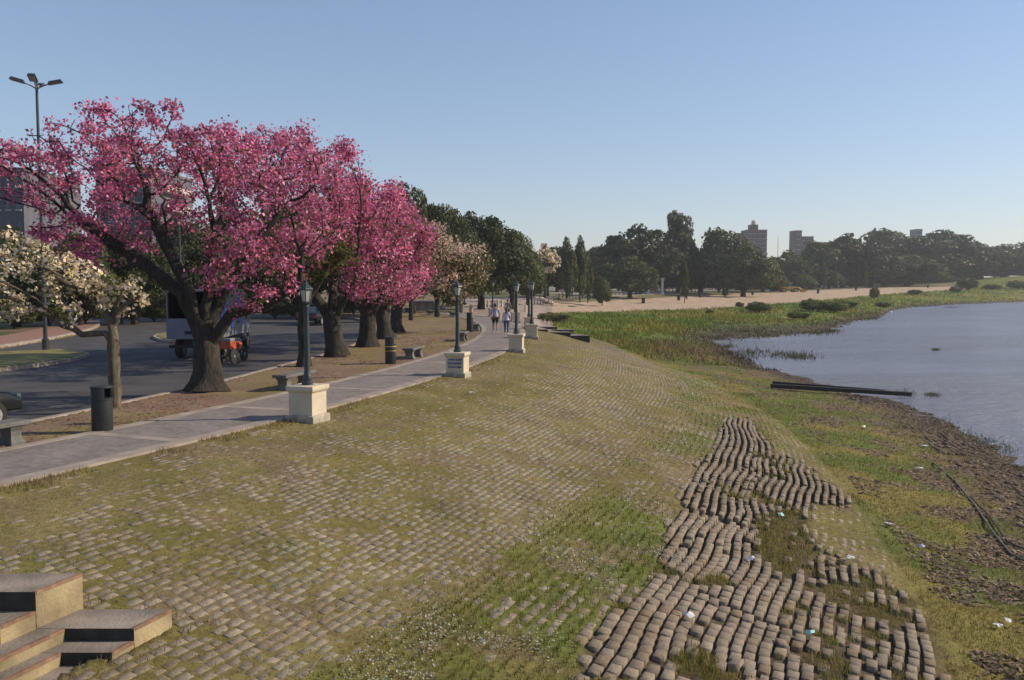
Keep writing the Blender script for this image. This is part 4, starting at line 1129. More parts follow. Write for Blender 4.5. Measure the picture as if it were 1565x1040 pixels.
# reeds standing in the shallow water
def reeds(name, pts, n, h, lab=None):
    xs, ys = [], []
    for px, py, wx, wy in pts:
        for _ in range(n):
            a = rng.normal(0, wx); b2 = rng.normal(0, wy); Dm = (H+2.6)*F/((py+b2)-430)
            xs.append((px+a-782.5)/F*Dm); ys.append(Dm)
    x = np.array(xs); y = np.array(ys); n_ = len(x); hh = h*rng.uniform(.4, 1, n_); w = .02+.001*y
    a = rng.uniform(0, 6.28, n_); V = np.zeros((n_, 3, 3)); z = np.full(n_, -2.68)
    V[:, 0] = np.stack([x-np.cos(a)*w/2, y-np.sin(a)*w/2, z], 1); V[:, 1] = np.stack([x+np.cos(a)*w/2, y+np.sin(a)*w/2, z], 1); V[:, 2] = np.stack([x+rng.normal(0, .3, n_)*hh, y+rng.normal(0, .3, n_)*hh, z+.08+hh], 1)
    c = np.array((.07, .075, .03))*rng.uniform(.5, 1.5, n_)[:, None]
    tag(link(name, np_mesh(name, V.reshape(-1, 3), np.arange(n_*3).reshape(-1, 3), M['grass'], c)), kind='stuff')
reeds('water_reeds', [(1200, 543, 26, 3), (1150, 541, 22, 4), (1225, 547, 12, 2), (1250, 510, 14, 1.5), (1190, 508, 20, 2), (1270, 507, 8, 1), (1300, 489, 18, 1)], 260, .32)
reeds('floating_plants', [(1430, 605, 7, 1.6), (1432, 535, 4, 1), (1385, 603, 9, 3), (1470, 668, 18, 5), (1500, 677, 18, 3), (1535, 690, 14, 5), (1440, 652, 14, 5), (1455, 470, 6, .6)], 200, .12)

# ------------------------------------------------------------------ jetty beam, pipes, litter
a = gp(1178, 594); b2 = gp(1392, 616)
def beam(name, p, q, w, h, m, label, cat, z=None):
    p = Vector(p); q = Vector(q); c_ = (p+q)/2; d = q-p
    mb = MB(); L_ = d.length; n = 12
    A = Matrix.Rotation(math.atan2(d.y, d.x), 4, 'Z') @ Matrix.Rotation(-math.asin(d.z/L_), 4, 'Y')
    mb.box((0, 0, 0), (L_, w, h), m, mx=A); o = mb.build(name, bevel=.02); o.location = c_
    return tag(o, label, cat, 'dark timbers lying across the foot of the bank')
za = a.z+.16
beam('timber_beam', (a.x, a.y, a.z+.12), (b2.x, b2.y, max(b2.z, -2.6)+.2), .2, .2, 'timber', 'long dark timber beam running from the grass out to the water', 'beam')
beam('timber_beam', (a.x+.3, a.y+.75, a.z+.2), (b2.x-.9, b2.y+.85, max(b2.z, -2.6)+.25), .14, .14, 'timber', 'thinner dark timber just behind the long beam at the water', 'beam')
def pxpath(pts, dz=.05): return [gp(*p)+Vector((0, 0, dz)) for p in pts]
mb = MB(); mb.tube(pxpath([(1425, 708), (1460, 738), (1490, 775), (1520, 820), (1545, 850), (1572, 862)], .03), .022, 'pipe', 8); tag(mb.build('old_pipe', smooth=True), 'thin rusty pipe lying down the shore at the right edge', 'pipe')
mb = MB(); mb.tube(pxpath([(1482, 762), (1510, 790), (1540, 832), (1580, 850)], .05), .018, 'timber', 8); tag(mb.build('old_cable', smooth=True), 'black cable beside the rusty pipe on the shore', 'cable')
lit = [(720, 604, 'white', 'by the path below the graffiti lamp'), (1405, 720, 'white', 'on the green toe below the water edge'), (1525, 963, 'white', 'bright flat one near the bottom right corner'), (1408, 840, 'white', 'on the litter strip right of centre'),
       (1358, 806, 'white', 'small one left of the litter strip'), (1193, 792, 'aqua', 'pale green one among the exposed blocks'), (1238, 975, 'aqua', 'near the bottom edge among the blocks'), (1320, 655, 'white', 'tiny one below the timber beam'), (1052, 948, 'white', 'between block rows at the bottom'),
       (1540, 955, 'white', 'beside the bright one at bottom right'), (1412, 685, 'aqua', 'tiny one near the shore blocks'), (1148, 860, 'white', 'in a gap of the exposed rows'), (1300, 860, 'white', 'small one at the right of the exposed rows')]
for px, py, c_, w in lit:
    g = gp(px, py); mb = MB(); s_ = (.05+.003*g.y)*random.uniform(.8, 1.2)
    if px in (1525, 1405): s_ *= 1.15
    n = 9; vs = [(0, 0, .05)]+[(s_*random.uniform(.6, 1.2)*math.cos(6.283*k/n), s_*.6*random.uniform(.6, 1.2)*math.sin(6.283*k/n), random.uniform(0, .05)) for k in range(n)]
    mb.add(vs, [(0, k+1, (k+1) % n+1) for k in range(n)], 'paper' if c_ == 'white' else 'aqua'); o = mb.build('paper_scrap'); o.location = g+Vector((0, 0, .05)); o.rotation_euler.z = random.uniform(0, 6)
    tag(o, ('white' if c_ == 'white' else 'pale green')+' scrap of litter '+w, 'litter', 'litter scraps on the bank')

# ------------------------------------------------------------------ tall road lamps
def tall_lamp(px, D, top, heads, label, lean=0):
    g = at(px, D); g.z = 0; h = zpy(top, D)
    c = empty('floodlight_pole', g, 0, label, 'street light', 'tall road lights')
    mb = MB(); mb.lathe([(.16, -.1), (.16, .5), (.09, .55), (.055, h-.05)], 'iron', 10); mb.build('pole', c, True)
    mb = MB()
    for k in range(heads):
        a = 2*math.pi*k/heads+.3; mb.tube([(0, 0, h-.35), (math.cos(a)*.25, math.sin(a)*.25, h-.2), (math.cos(a)*.5, math.sin(a)*.5, h-.1)], .03, 'steel', 6)
    mb.build('arms', c)
    for k in range(heads):
        a = 2*math.pi*k/heads+.3; A = Matrix.Rotation(a, 4, 'Z') @ Matrix.Translation((.75, 0, h)) @ Matrix.Rotation(R(-14), 4, 'Y')
        mb = MB(); mb.box((0, 0, 0), (.62, .34, .13), 'iron', taper=.8, mx=A); mb.box((0, 0, -.072), (.5, .26, .02), 'lampglass', mx=A); mb.build('lamp_head', c, bevel=.02)
tall_lamp(68, 39.6, 130, 4, 'tall four-headed road light standing on the traffic island at left')
tall_lamp(277, 60, 216, 3, 'tall road light whose heads show in the gap of the biggest pink crown')

# ------------------------------------------------------------------ vehicles
def wheel(c, x, y, r=.31, w=.2, rim='alloy'):
    A = Matrix.Translation((x, y, r)) @ Matrix.Rotation(R(90), 4, 'X')
    mb = MB(); mb.lathe([(r*.62, -w/2), (r*.95, -w/2), (r, -w/2+.03), (r, w/2-.03), (r*.95, w/2), (r*.62, w/2)], 'rubber', 24, mx=A, cap=False); o = mb.build('wheel', c, True)
    mb = MB(); mb.lathe([(r*.62, -w/2+.01), (r*.55, -w/2+.05), (.05, -w/2+.02), (.05, w/2-.02), (r*.55, w/2-.05), (r*.62, w/2-.01)], rim, 24, mx=A)
    for k in range(6):
        t = k*math.pi/3
        for sg in (-1, 1): mb.box((math.cos(t)*r*.33, math.sin(t)*r*.33, sg*(w/2-.012)), (r*.5, .05, .02), rim, rz=t, mx=A)
    mb.build('rim', o)
def car(loc, rz, label, body='blackpaint', group=None, mirrored=False):
    c = empty('parked_car', loc, rz, label, 'car', group)
    # side profile x forward
    low = [(-2.1, .35), (-2.12, .62), (-2.05, .88), (-1.75, .95), (1.0, .92), (1.75, .8), (2.08, .62), (2.12, .35)]
    cab = [(-1.7, .93), (-1.2, 1.38), (-.6, 1.45), (.15, 1.42), (1.05, .92)]
    def hull(prof, w0, w1, zt, matn, name, bev=.05):
        vs = []; n = len(prof)
        for sg in (-1, 1):
            for x, z in prof:
                w = np.interp(z, [.3, .6, zt], [w0*.96, w0, w1]); vs.append((x, sg*w, z))
        fs = [tuple(range(n)), tuple(range(2*n-1, n-1, -1))]+[(i, i+n, (i+1) % n+n, (i+1) % n) for i in range(n)]
        mb = MB(); mb.add(vs, fs, matn); o = mb.build(name, c)
        bm = bmesh.new(); bm.from_mesh(o.data); bmesh.ops.recalc_face_normals(bm, faces=bm.faces); bm.to_mesh(o.data); bm.free()
        bv = o.modifiers.new('b', 'BEVEL'); bv.width = bev; bv.segments = 3; bv.limit_method = 'ANGLE'; bv.angle_limit = R(25); o.data.polygons.foreach_set('use_smooth', [True]*len(o.data.polygons)); return o
    bo = hull(low, .86, .82, .95, body, 'body', .07)
    hull(cab, .74, .55, 1.45, 'glass', 'windows', .04)
    mb = MB(); mb.box((-.55, 0, 1.455), (1.2, 1.06, .05), body); mb.build('roof', c, bevel=.02)
    mb = MB()
    for sg in (-1, 1):
        mb.tube([(1.05, sg*.74, .93), (.15, sg*.57, 1.43)], .035, body, 6); mb.tube([(-1.7, sg*.74, .93), (-1.2, sg*.57, 1.4), (-.6, sg*.56, 1.45), (.15, sg*.57, 1.43)], .035, body, 6); mb.tube([(-.35, sg*.75, .93), (-.3, sg*.57, 1.43)], .03, body, 6)
    mb.build('pillars', c)
    for sg in (-1, 1):
        mb = MB(); mb.sphere((.8, sg*.93, .98), (.08, .11, .075), body); mb.build('mirror', c)
        mb = MB(); mb.box((2.03, sg*.62, .66), (.12, .34, .13), 'glass'); mb.build('headlight', c, bevel=.02)
        mb = MB(); mb.box((-2.09, sg*.66, .72), (.06, .26, .16), 'red'); mb.build('tail_light', c, bevel=.01)
        for x in (-1.3, 1.35): wheel(c, x, sg*.78)
    return c
x, y = XY(-5.55, -38.05)
car((x, y, -.13), -38.05/97+R(92), 'black car cut by the left edge, front wheel and wing mirror showing')
gx = at(487, 66); car((gx.x, gx.y, -.13), R(78), 'dark car far down the road between the slim trunk and the leaning one')
# box truck
g = at(296, 36.0); tx, ty = -12.05, 36.4
tr = empty('box_truck', (-13.1, 36.2, -.13), R(94), 'white box truck with open dark rear and blue side picture, behind the biggest trunk', 'truck')
mb = MB()      # cargo box as hollow shell: floor, roof, sides, front; x forward from the rear 0..4.6
mb.box((2.3, 0, .92), (4.6, 2.1, .10), 'steel'); mb.box((2.3, 0, 2.83), (4.6, 2.1, .06), 'truck'); mb.box((2.3, 1.02, 1.885), (4.6, .06, 1.83), 'truck'); mb.box((2.3, -1.02, 1.885), (4.6, .06, 1.83), 'truck'); mb.box((4.55, 0, 1.885), (.06, 1.98, 1.83), 'truck')
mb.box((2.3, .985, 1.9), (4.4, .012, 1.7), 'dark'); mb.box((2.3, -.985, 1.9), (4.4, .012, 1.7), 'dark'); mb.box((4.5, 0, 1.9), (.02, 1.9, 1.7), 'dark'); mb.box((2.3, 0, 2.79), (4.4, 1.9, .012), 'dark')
box = mb.build('cargo_box', tr)
mb = MB(); mb.box((-.035, 0, 1.28), (.06, 2.08, .84), 'truck'); mb.box((-.07, .1, 1.12), (.012, .42, .13), 'dark'); mb.build('tailgate', tr)
mb = MB()
for k, (x0, z0, w_, h_, c_) in enumerate([(.9, 1.9, 1.2, 1.5, 'blue'), (2.4, 1.95, 1.4, 1.3, 'truck'), (2.2, 1.7, .5, 1.0, 'blue'), (3.5, 2.0, .9, 1.2, 'blue'), (1.3, 1.65, .35, .8, 'truck'), (2.8, 2.15, .4, .5, 'red')]):
    mb.box((x0, -1.052-.003*k, z0), (w_, .006, h_), c_)
mb.build('side_picture', tr)
mb = MB(); mb.box((2.7, 0, .72), (5.2, .8, .22), 'dark'); mb.box((0, 0, .55), (.1, 1.9, .12), 'dark'); mb.build('chassis', tr)
mb = MB(); mb.box((5.55, 0, 1.45), (1.5, 1.95, 1.7), 'truck', taper=.93); mb.build('cab', tr, bevel=.08)
mb = MB(); mb.box((5.7, -.96, 1.75), (.7, .06, .6), 'glass'); mb.box((5.7, .96, 1.75), (.7, .06, .6), 'glass'); mb.box((6.27, 0, 1.75), (.1, 1.6, .6), 'glass'); mb.build('cab_windows', tr)
for x_ in (1.2, 5.5):
    for sg in (-1, 1): wheel(tr, x_, sg*.85, .42, .28, 'steel')
for sg in (-1, 1):
    mb = MB(); mb.box((-.06, sg*.85, .70), (.05, .14, .07), 'red'); mb.build('tail_light', tr)
# orange motor tricycle beside the truck
g = at(358, 35.2)
tc_ = empty('cargo_motorcycle', (g.x, g.y, -.13), R(75), 'orange cargo motorcycle partly hidden by the biggest trunk', 'motorcycle'); tc_.scale = (.85, .85, .9)
def ringwheel(c, x, y, r, w=.09):
    A = Matrix.Translation((x, y, r)) @ Matrix.Rotation(R(90), 4, 'X'); mb = MB(); mb.lathe([(r*.75, -w/2), (r, -w/2+.01), (r, w/2-.01), (r*.75, w/2)], 'rubber', 20, mx=A); mb.lathe([(.06, -.05), (.06, .05)], 'steel', 8, mx=A)
    for k in range(8): t = k*math.pi/4; mb.box((math.cos(t)*r*.4, math.sin(t)*r*.4, 0), (r*.8, .015, .015), 'steel', rz=t, mx=A)
    mb.build('wheel', c)
ringwheel(tc_, .75, 0, .32); ringwheel(tc_, -.62, .32, .32); ringwheel(tc_, -.62, -.32, .32)
mb = MB(); mb.tube([(-.6, 0, .36), (-.1, 0, .42), (.35, 0, .55), (.5, 0, .85)], .04, 'orange', 6); mb.tube([(.75, 0, .32), (.5, 0, .95)], .03, 'steel', 6); mb.box((0, 0, .4), (.4, .26, .28), 'dark'); mb.build('frame', tc_)
mb = MB(); mb.sphere((.2, 0, .78), (.3, .16, .14), 'orange'); mb.build('tank', tc_, True)
mb = MB(); mb.sphere((-.2, 0, .8), (.32, .14, .07), 'dark'); mb.build('saddle', tc_, True)
mb = MB(); mb.box((-.55, 0, .78), (.5, .55, .34), 'orange'); mb.box((-.55, 0, 1.02), (.44, .5, .14), 'steel'); mb.build('cargo_tray', tc_, bevel=.04)
mb = MB(); mb.tube([(.42, -.36, 1.08), (.5, -.1, .98), (.5, .1, .98), (.42, .36, 1.08)], .018, 'steel', 6); mb.build('handlebar', tc_)

# ------------------------------------------------------------------ people
def skin_mesh(name, verts, edges, matn, parent, sub=2):
    me = bpy.data.meshes.new(name); bm = bmesh.new(); ly = bm.verts.layers.skin.verify()
    bv = []
    for i, (co, r) in enumerate(verts):
        v = bm.verts.new(co); rr = r if hasattr(r, '__len__') else (r, r); v[ly].radius = rr; v[ly].use_root = (i == 0); bv.append(v)
    for a_, b_ in edges: bm.edges.new((bv[a_], bv[b_]))
    bm.to_mesh(me); bm.free(); me.materials.append(M[matn]); o = link(name, me, parent)
    o.modifiers.new('s', 'SKIN').use_smooth_shade = True; ss_ = o.modifiers.new('d', 'SUBSURF'); ss_.levels = sub; ss_.render_levels = sub
    return o
def person(loc, rz, hgt, label, top, bottom, skin, female=False, stride=.16, shirt_long=0, longlegs=False, bag=False):
    """faces +y; walking"""
    c = empty('person', loc, rz, label, 'person', 'people walking on the path'); k = hgt/1.72; c.scale = (k, k, k)
    sh = .17 if female else .195; hp = .10
    V = [((0, 0, .93), (.15, .105)), ((0, .01, 1.08), (.125, .095)), ((0, .0, 1.26), (.155, .105)), ((0, 0, 1.40), (.13, .085)), ((0, .01, 1.47), (.055, .055)), ((0, .03, 1.55), (.06, .065)), ((0, .035, 1.63), (.077, .092)), ((0, .03, 1.69), (.055, .07)),
         ((-hp, 0, .86), .095), ((hp, 0, .86), .095),
         ((-hp-.0, stride*.55+.02, .49), .06), ((-hp, stride, .09), .036), ((-hp, stride+.14, .03), .032),
         ((hp, -stride*.3+.04, .48), .06), ((hp, -stride*1.25, .13), .036), ((hp, -stride*1.25+.13, .035), .032),
         ((-sh, 0, 1.39), .055), ((-sh-.05, -.06, 1.12), .043), ((-sh-.06, -.02-.1, .88), .03), ((-sh-.055, -.01-.12, .80), (.022, .04)),
         ((sh, 0, 1.39), .055), ((sh+.05, .02, 1.12), .043), ((sh+.06, .14, .90), .03), ((sh+.055, .18, .83), (.022, .04)),
         ((-hp, .0, .68), .08), ((hp, .0, .68), .08), ((-hp, stride*.8, .3), .052), ((hp, -stride*.8, .32), .052), ((0, .125, 1.61), (.014, .016))]
    Ed = [(0, 1), (1, 2), (2, 3), (3, 4), (4, 5), (5, 6), (6, 7), (0, 8), (0, 9), (8, 24), (24, 10), (10, 26), (26, 11), (11, 12), (9, 25), (25, 13), (13, 27), (27, 14), (14, 15), (3, 16), (16, 17), (17, 18), (18, 19), (3, 20), (20, 21), (21, 22), (22, 23), (6, 28)]
    for sg, q in ((-1, 19), (1, 23)):          # five fingers
        hx, hy, hz = V[q][0]
        for f in range(4):
            V.append(((hx+sg*.004, hy-.03+.02*f, hz-.05), .009)); V.append(((hx-sg*.006, hy-.025+.02*f, hz-.095-.006*(f in (1, 2))), .008)); n = len(V); Ed += [(q, n-2), (n-2, n-1)]
        V.append(((hx-sg*.02, hy+.045, hz-.03), .010)); Ed.append((q, len(V)-1))
    body = skin_mesh('body', V, Ed, skin, c)
    g_ = 1.16
    # shirt
    tv = [((0, 0, .90 if not shirt_long else .80), (.165+shirt_long, .125+shirt_long)), ((0, .01, 1.08), (.145, .115)), ((0, 0, 1.26), (.172, .122)), ((0, 0, 1.40), (.14, .098)), ((0, .005, 1.45), (.07, .065)), ((-sh, 0, 1.395), .068), ((-sh-.045, -.04, 1.2), .062), ((sh, 0, 1.395), .068), ((sh+.045, .01, 1.2), .062)]
    skin_mesh('shirt', tv, [(0, 1), (1, 2), (2, 3), (3, 4), (3, 5), (5, 6), (3, 7), (7, 8)], top, c)
    if longlegs: lv = [((0, 0, .93), (.155, .115)), ((-hp, 0, .86), .103), ((hp, 0, .86), .103), ((-hp, .0, .68), .088), ((hp, 0, .68), .088), ((-hp, stride*.55+.02, .49), .072), ((hp, -stride*.3+.04, .48), .072), ((-hp, stride*.8, .3), .062), ((hp, -stride*.8, .32), .062), ((-hp, stride, .12), .05), ((hp, -stride*1.2, .16), .05)]; le = [(0, 1), (0, 2), (1, 3), (3, 5), (5, 7), (7, 9), (2, 4), (4, 6), (6, 8), (8, 10)]
    else: lv = [((0, 0, .95), (.162, .118)), ((-hp, 0, .86), .108), ((hp, 0, .86), .108), ((-hp, .01, .68), .098), ((hp, .0, .68), .098), ((-hp, stride*.4, .58), .092), ((hp, 0, .58), .092)]; le = [(0, 1), (0, 2), (1, 3), (3, 5), (2, 4), (4, 6)]
    skin_mesh('trousers' if longlegs else 'shorts', lv, le, bottom, c)
    hb = MB(); hb.sphere((0, .01, 1.665), (.092, .105, .088), 'hair', 14, 8); hb.sphere((0, -.028, 1.61), (.083, .07, .085), 'hair', 14, 8)
    if female: hb.sphere((0, -.055, 1.53), (.075, .05, .16), 'hair', 12, 8)
    hb.build('hair', c, True)
    for sg in (-1, 1):
        mb = MB(); mb.sphere((sg*hp if sg < 0 else hp, (stride+.06) if sg < 0 else (-stride*1.25+.05), .045 if sg < 0 else .075), (.045, .13, .045), 'wcloth'); mb.build('shoe', c, True)
        mb = MB(); mb.sphere((sg*.032, .118, 1.635), .012, 'dark', 8, 5); mb.build('eye', c, True)
        mb = MB(); mb.sphere((sg*.083, .03, 1.61), (.014, .024, .034), skin, 8, 5); mb.build('ear', c, True)
    mb = MB(); mb.sphere((0, .118, 1.568), (.024, .008, .007), 'red', 8, 5); mb.build('mouth', c, True)
    if bag:
        mb = MB(); mb.box((-sh-.07, -.15, .66), (.05, .2, .24), 'greyc'); mb.build('bag', c, bevel=.02)
    return c
x_, y_ = at(757, 52.3).xy; person((x_, y_, .035), R(8), 1.74, 'man walking away in a pale blue T-shirt and black shorts', 'lilac', 'shorts', 'skin')
x_, y_ = at(774, 50.6).xy; person((x_, y_, .035), R(-4), 1.52, 'woman with long dark hair in a loose white top and jeans, beside the lamp', 'wcloth', 'jeans', 'skin2', True, .12, .07, True)
x_, y_ = at(776, 72).xy; person((x_, y_, T(x_, y_)+.02), R(175), 1.66, 'distant person in grey seen just above the woman', 'greyc', 'jeans', 'skin', False, .1, 0, True)

# ------------------------------------------------------------------ buildings
def block(name, px0, px1, D, top, depth, wall, floors, cols, label, cat='building', extra=None, zb=0, winmat='win', balc=False):
    x0 = (px0-782.5)/F*D; x1 = (px1-782.5)/F*D; w = x1-x0; h = zpy(top, D)-zb
    c = empty(name, ((x0+x1)/2, D+depth/2, zb), 0, label, cat, None)
    mb = MB(); mb.box((0, 0, h/2), (w, depth, h), wall); mb.build('wall', c)
    mb = MB(); mb.box((0, 0, h+.2), (w+.4, depth+.4, .4), 'roof' if wall != 'whiteb' else 'whiteb'); mb.build('roof', c)
    fh = h/floors; cw = w/cols
    for i in range(floors):
        for j in range(cols):
            xx = -w/2+cw*(j+.5); zz = fh*(i+.55)
            if len([1]) and zz+zb < 1: continue
            mb = MB(); mb.box((xx, -depth/2-.02, zz), (cw*.5, .08, fh*.45), winmat); f = mb.build('window', c)
            mb = MB(); mb.box((xx, -depth/2-.07, zz-fh*.26), (cw*.6, .16, fh*.06), 'whiteb'); mb.build('sill', f)
    for i in range(1, floors):
        if balc:
            mb = MB(); mb.box((w/2+.5, 0, fh*i+.5), (1.0, depth*.6, 1.0), 'whiteb'); mb.build('balcony', c)
    if extra: extra(c, w, depth, h)
    return c
def ex1(c, w, d, h):
    mb = MB(); mb.box((-w*.05, 0, h+2), (w*.4, d*.4, 3.2), 'brick'); mb.build('plant_room', c)
    mb = MB(); mb.lathe([(w*.11, h+3.6), (w*.12, h+4.0), (w*.12, h+5.6), (w*.08, h+6.2)], 'whiteb', 12, c=(-w*.02, 0, 0)); mb.build('water_tank', c, True)
block('apartment_tower', 1140, 1170, 520, 353, 14, 'brick', 12, 4, 'larger distant brick apartment tower with a rooftop water tank', extra=ex1, balc=True)
block('apartment_tower', 1126, 1140, 530, 358, 12, 'brick', 11, 2, 'darker lower wing standing left of the larger brick tower')
block('apartment_tower', 1213, 1223, 560, 354, 12, 'brick', 11, 1, 'narrow higher part of the smaller brick tower')
block('apartment_tower', 1223, 1241, 562, 363, 14, 'brick', 10, 3, 'wider lower part of the smaller brick tower', balc=True)
block('apartment_tower', 1026, 1041, 420, 328, 12, 'whiteb', 14, 2, 'pale tower peeking out behind the tall pointed tree', extra=lambda c, w, d, h: (lambda mb: (mb.lathe([(w*.3, h), (w*.3, h+2.2)], 'whiteb', 10), mb.build('water_tank', c)))(MB()))
block('apartment_tower', 1397, 1406, 600, 352, 10, 'greyb', 8, 2, 'small grey rooftop block above the right evergreens')
block('apartment_block', 152, 236, 125, 262, 16, 'greyb', 7, 6, 'grey apartment block behind the left part of the biggest pink crown', balc=True)
block('apartment_block', -140, 42, 105, 264, 14, 'greyb', 6, 12, 'long grey apartment block at the left edge')
block('garden_house', 1152, 1182, 600, 398, 12, 'whiteb', 2, 4, 'low pale houses right below the larger brick tower', zb=3)
# antenna masts
for px, top, D, lb in ((1187, 362, 500, 'taller thin antenna mast between the two brick towers'), (1204, 380, 510, 'shorter thin antenna mast left of the smaller brick tower')):
    g = at(px, D); c = empty('antenna_mast', g, 0, lb, 'mast', 'antenna masts'); h = zpy(top, D)-g.z; mb = MB(); mb.tube([(0, 0, 0), (0, 0, h)], [.22, .1], 'steel', 5); mb.build('pole', c)
    mb = MB()
    for k in range(6): mb.box((0, 0, h*(.5+.08*k)), (1.0, .12, .12), 'steel')
    mb.build('crossbars', c)
# small white-roofed house far right
g = at(1421, 430)
c = empty('beach_house', g, R(10), 'small white beach house with a pitched roof before the right evergreens', 'house')
mb = MB(); mb.box((0, 0, 1.6), (8, 6, 3.2), 'whiteb'); mb.build('wall', c)
mb = MB(); mb.add([(-5.4, -3.6, 3), (5.4, -3.6, 3), (5.4, 3.6, 3), (-5.4, 3.6, 3), (-3.5, 0, 6.2), (3, 0, 6.2)], [(0, 1, 5, 4), (2, 3, 4, 5), (3, 0, 4), (1, 2, 5), (3, 2, 1, 0)], 'white'); mb.build('roof', c)
for xx in (-2.4, 0, 2.4):
    mb = MB(); mb.box((xx, -3.02, 1.6), (1.2, .1, 1.5), 'win'); mb.build('window', c)
# low wall / ramp left of the path bend
def lowwall(px0, px1, D, pyt, label, dep=1.2, ramp=None, matn='stonep'):
    x0 = (px0-782.5)/F*D; x1 = (px1-782.5)/F*D; zt = zpy(pyt, D)
    c = empty('low_wall', ((x0+x1)/2, D, 0), 0, label, 'wall', 'low walls beyond the path'); w = x1-x0
    mb = MB(); mb.box((0, 0, (zt-.3)/2), (w, dep, zt+.3), matn); mb.build('wall_face', c, bevel=.03)
    mb = MB(); mb.box((0, 0, zt+.06), (w+.2, dep+.2, .12), 'kerbc'); mb.build('coping', c)
    if ramp:
        xr = (ramp-px1)/F*D; mb = MB(); mb.add([(w/2, -dep/2+.02, -.2), (w/2+xr, -dep/2+.02, -.2), (w/2, -dep/2+.02, zt), (w/2, dep/2-.02, -.2), (w/2+xr, dep/2-.02, -.2), (w/2, dep/2-.02, zt)], [(0, 1, 2), (5, 4, 3), (1, 4, 5, 2), (0, 2, 5, 3), (0, 3, 4, 1)], 'kerbc'); mb.build('ramp_side', c)
    return c
lowwall(628, 661, 96, 462, 'beige low wall with a sloping ramp side beyond the far bins', 3, 690)
lowwall(702, 722, 88, 470, 'short stone wall piece left of the path bend', 1)
lowwall(858, 876, 150, 458, 'rough stone parapet at the near end of the beach', 2)
lowwall(882, 894, 152, 461, 'small stone block right of the rough parapet', 2)
# white bollards and promenade railing
for i, px in enumerate((741, 746, 752, 761, 767, 790, 803)):
    g = at(px, 100+i*1.5); c = empty('bollard', g, 0, 'short white bollard beyond the path bend, '+'first second third fourth fifth sixth seventh'.split()[i]+' from the left', 'bollard', 'white bollards beyond the path')
    mb = MB(); mb.lathe([(.13, -.1), (.13, .75), (.15, .78), (.15, .86), (.06, .95)], 'cream', 8); mb.build('post', c)
def railing(pts, label, n, h=1.0):
    c = empty('promenade_railing', pts[0], 0, label, 'railing', 'promenade railings'); o = Vector(pts[0])
    P = []
    seg = [Vector(p) for p in pts]; tot = sum((b-a).length for a, b in zip(seg, seg[1:])); acc = 0
    for i in range(n):
        d = tot*i/(n-1); q = seg[-1]
        for a, b in zip(seg, seg[1:]):
            l_ = (b-a).length
            if d <= l_: q = a+(b-a)*(d/l_); break
            d -= l_
        q = Vector((q.x, q.y, T(q.x, q.y))); P.append(q-o)
        mb = MB(); mb.box((q-o)+Vector((0, 0, h/2)), (.22, .22, h+.3), 'kerbc'); mb.build('post', c)
    for hh in (.5, .95):
        mb = MB(); mb.tube([p+Vector((0, 0, hh)) for p in P], .05, 'steel', 5); mb.build('rail', c)
railing([at(812, 140), at(850, 165), at(905, 195), at(1000, 235), at(1100, 285), at(1150, 310)], 'long railing along the promenade from the stone parapet past the cypress', 70)
railing([at(1165, 330), at(1300, 395), at(1400, 415), at(1470, 420)], 'far railing along the promenade behind the yellow digger', 50)
strip_pts = None
# beach bins (dark drums standing on the sand)
for i, (px, py) in enumerate([(983, 464), (1037, 459), (1070, 455), (1108, 453), (1250, 449), (1308, 444), (1150, 451), (1418, 440)]):
    g = gp(px, py); c = empty('beach_drum', g, 0, 'dark drum on the sand, '+['nearest, at the left end of the beach', 'second nearest', 'just right of the lone cypress', 'in the middle of the sand', 'just right of the yellow digger', 'small one below the airy tree', 'left of the yellow digger', 'tiny one at the far end of the sand'][i], 'drum', 'dark drums on the beach')
    mb = MB(); mb.lathe([(.3, -.1), (.32, .05), (.3, .5), (.32, .52), (.3, 1.0), (.32, 1.05), (.1, 1.08)], 'dark', 10); mb.build('body', c)
    mb = MB(); mb.tube([(.32, 0, -.1), (.36, 0, 1.25)], .05, 'timber', 5); mb.build('stake', c)
# loader
g = gp(1205, 449); g = at(1205, 268)
ld = empty('wheel_loader', g, R(4), 'yellow digger parked on the sand', 'digger'); ld.scale = (1.15, 1.15, 1.0)
mb = MB(); mb.box((-.6, 0, 1.25), (3.6, 1.7, .9), 'machine'); mb.box((1.2, 0, 1.2), (1.8, 1.2, .7), 'machine'); mb.build('body', ld, bevel=.1)
mb = MB(); mb.box((.1, 0, 2.3), (1.2, 1.3, 1.2), 'glass', taper=.85); mb.box((.1, 0, 2.95), (1.3, 1.4, .1), 'machine'); mb.build('cab', ld, bevel=.05)
for x_ in (-1.7, 1.5):
    for sg in (-1, 1): wheel(ld, x_, sg*1.0, .65, .45, 'machine')
mb = MB()
for sg in (-.5, .5): mb.tube([(1.2, sg, 1.6), (2.6, sg, 1.5), (3.6, sg, .7)], .12, 'machine', 6)
mb.build('loader_arm', ld)
mb = MB(); mb.add([(3.5, -1.1, .9), (3.5, 1.1, .9), (3.4, -1.1, .15), (3.4, 1.1, .15), (4.5, -1.1, .1), (4.5, 1.1, .1)], [(0, 1, 3, 2), (2, 3, 5, 4), (0, 2, 4), (1, 5, 3)], 'machine'); mb.build('bucket', ld)
mb = MB(); mb.box((-3.6, 0, .6), (2.6, 1.8, .5), 'dark'); mb.build('counterweight', ld, bevel=.1)
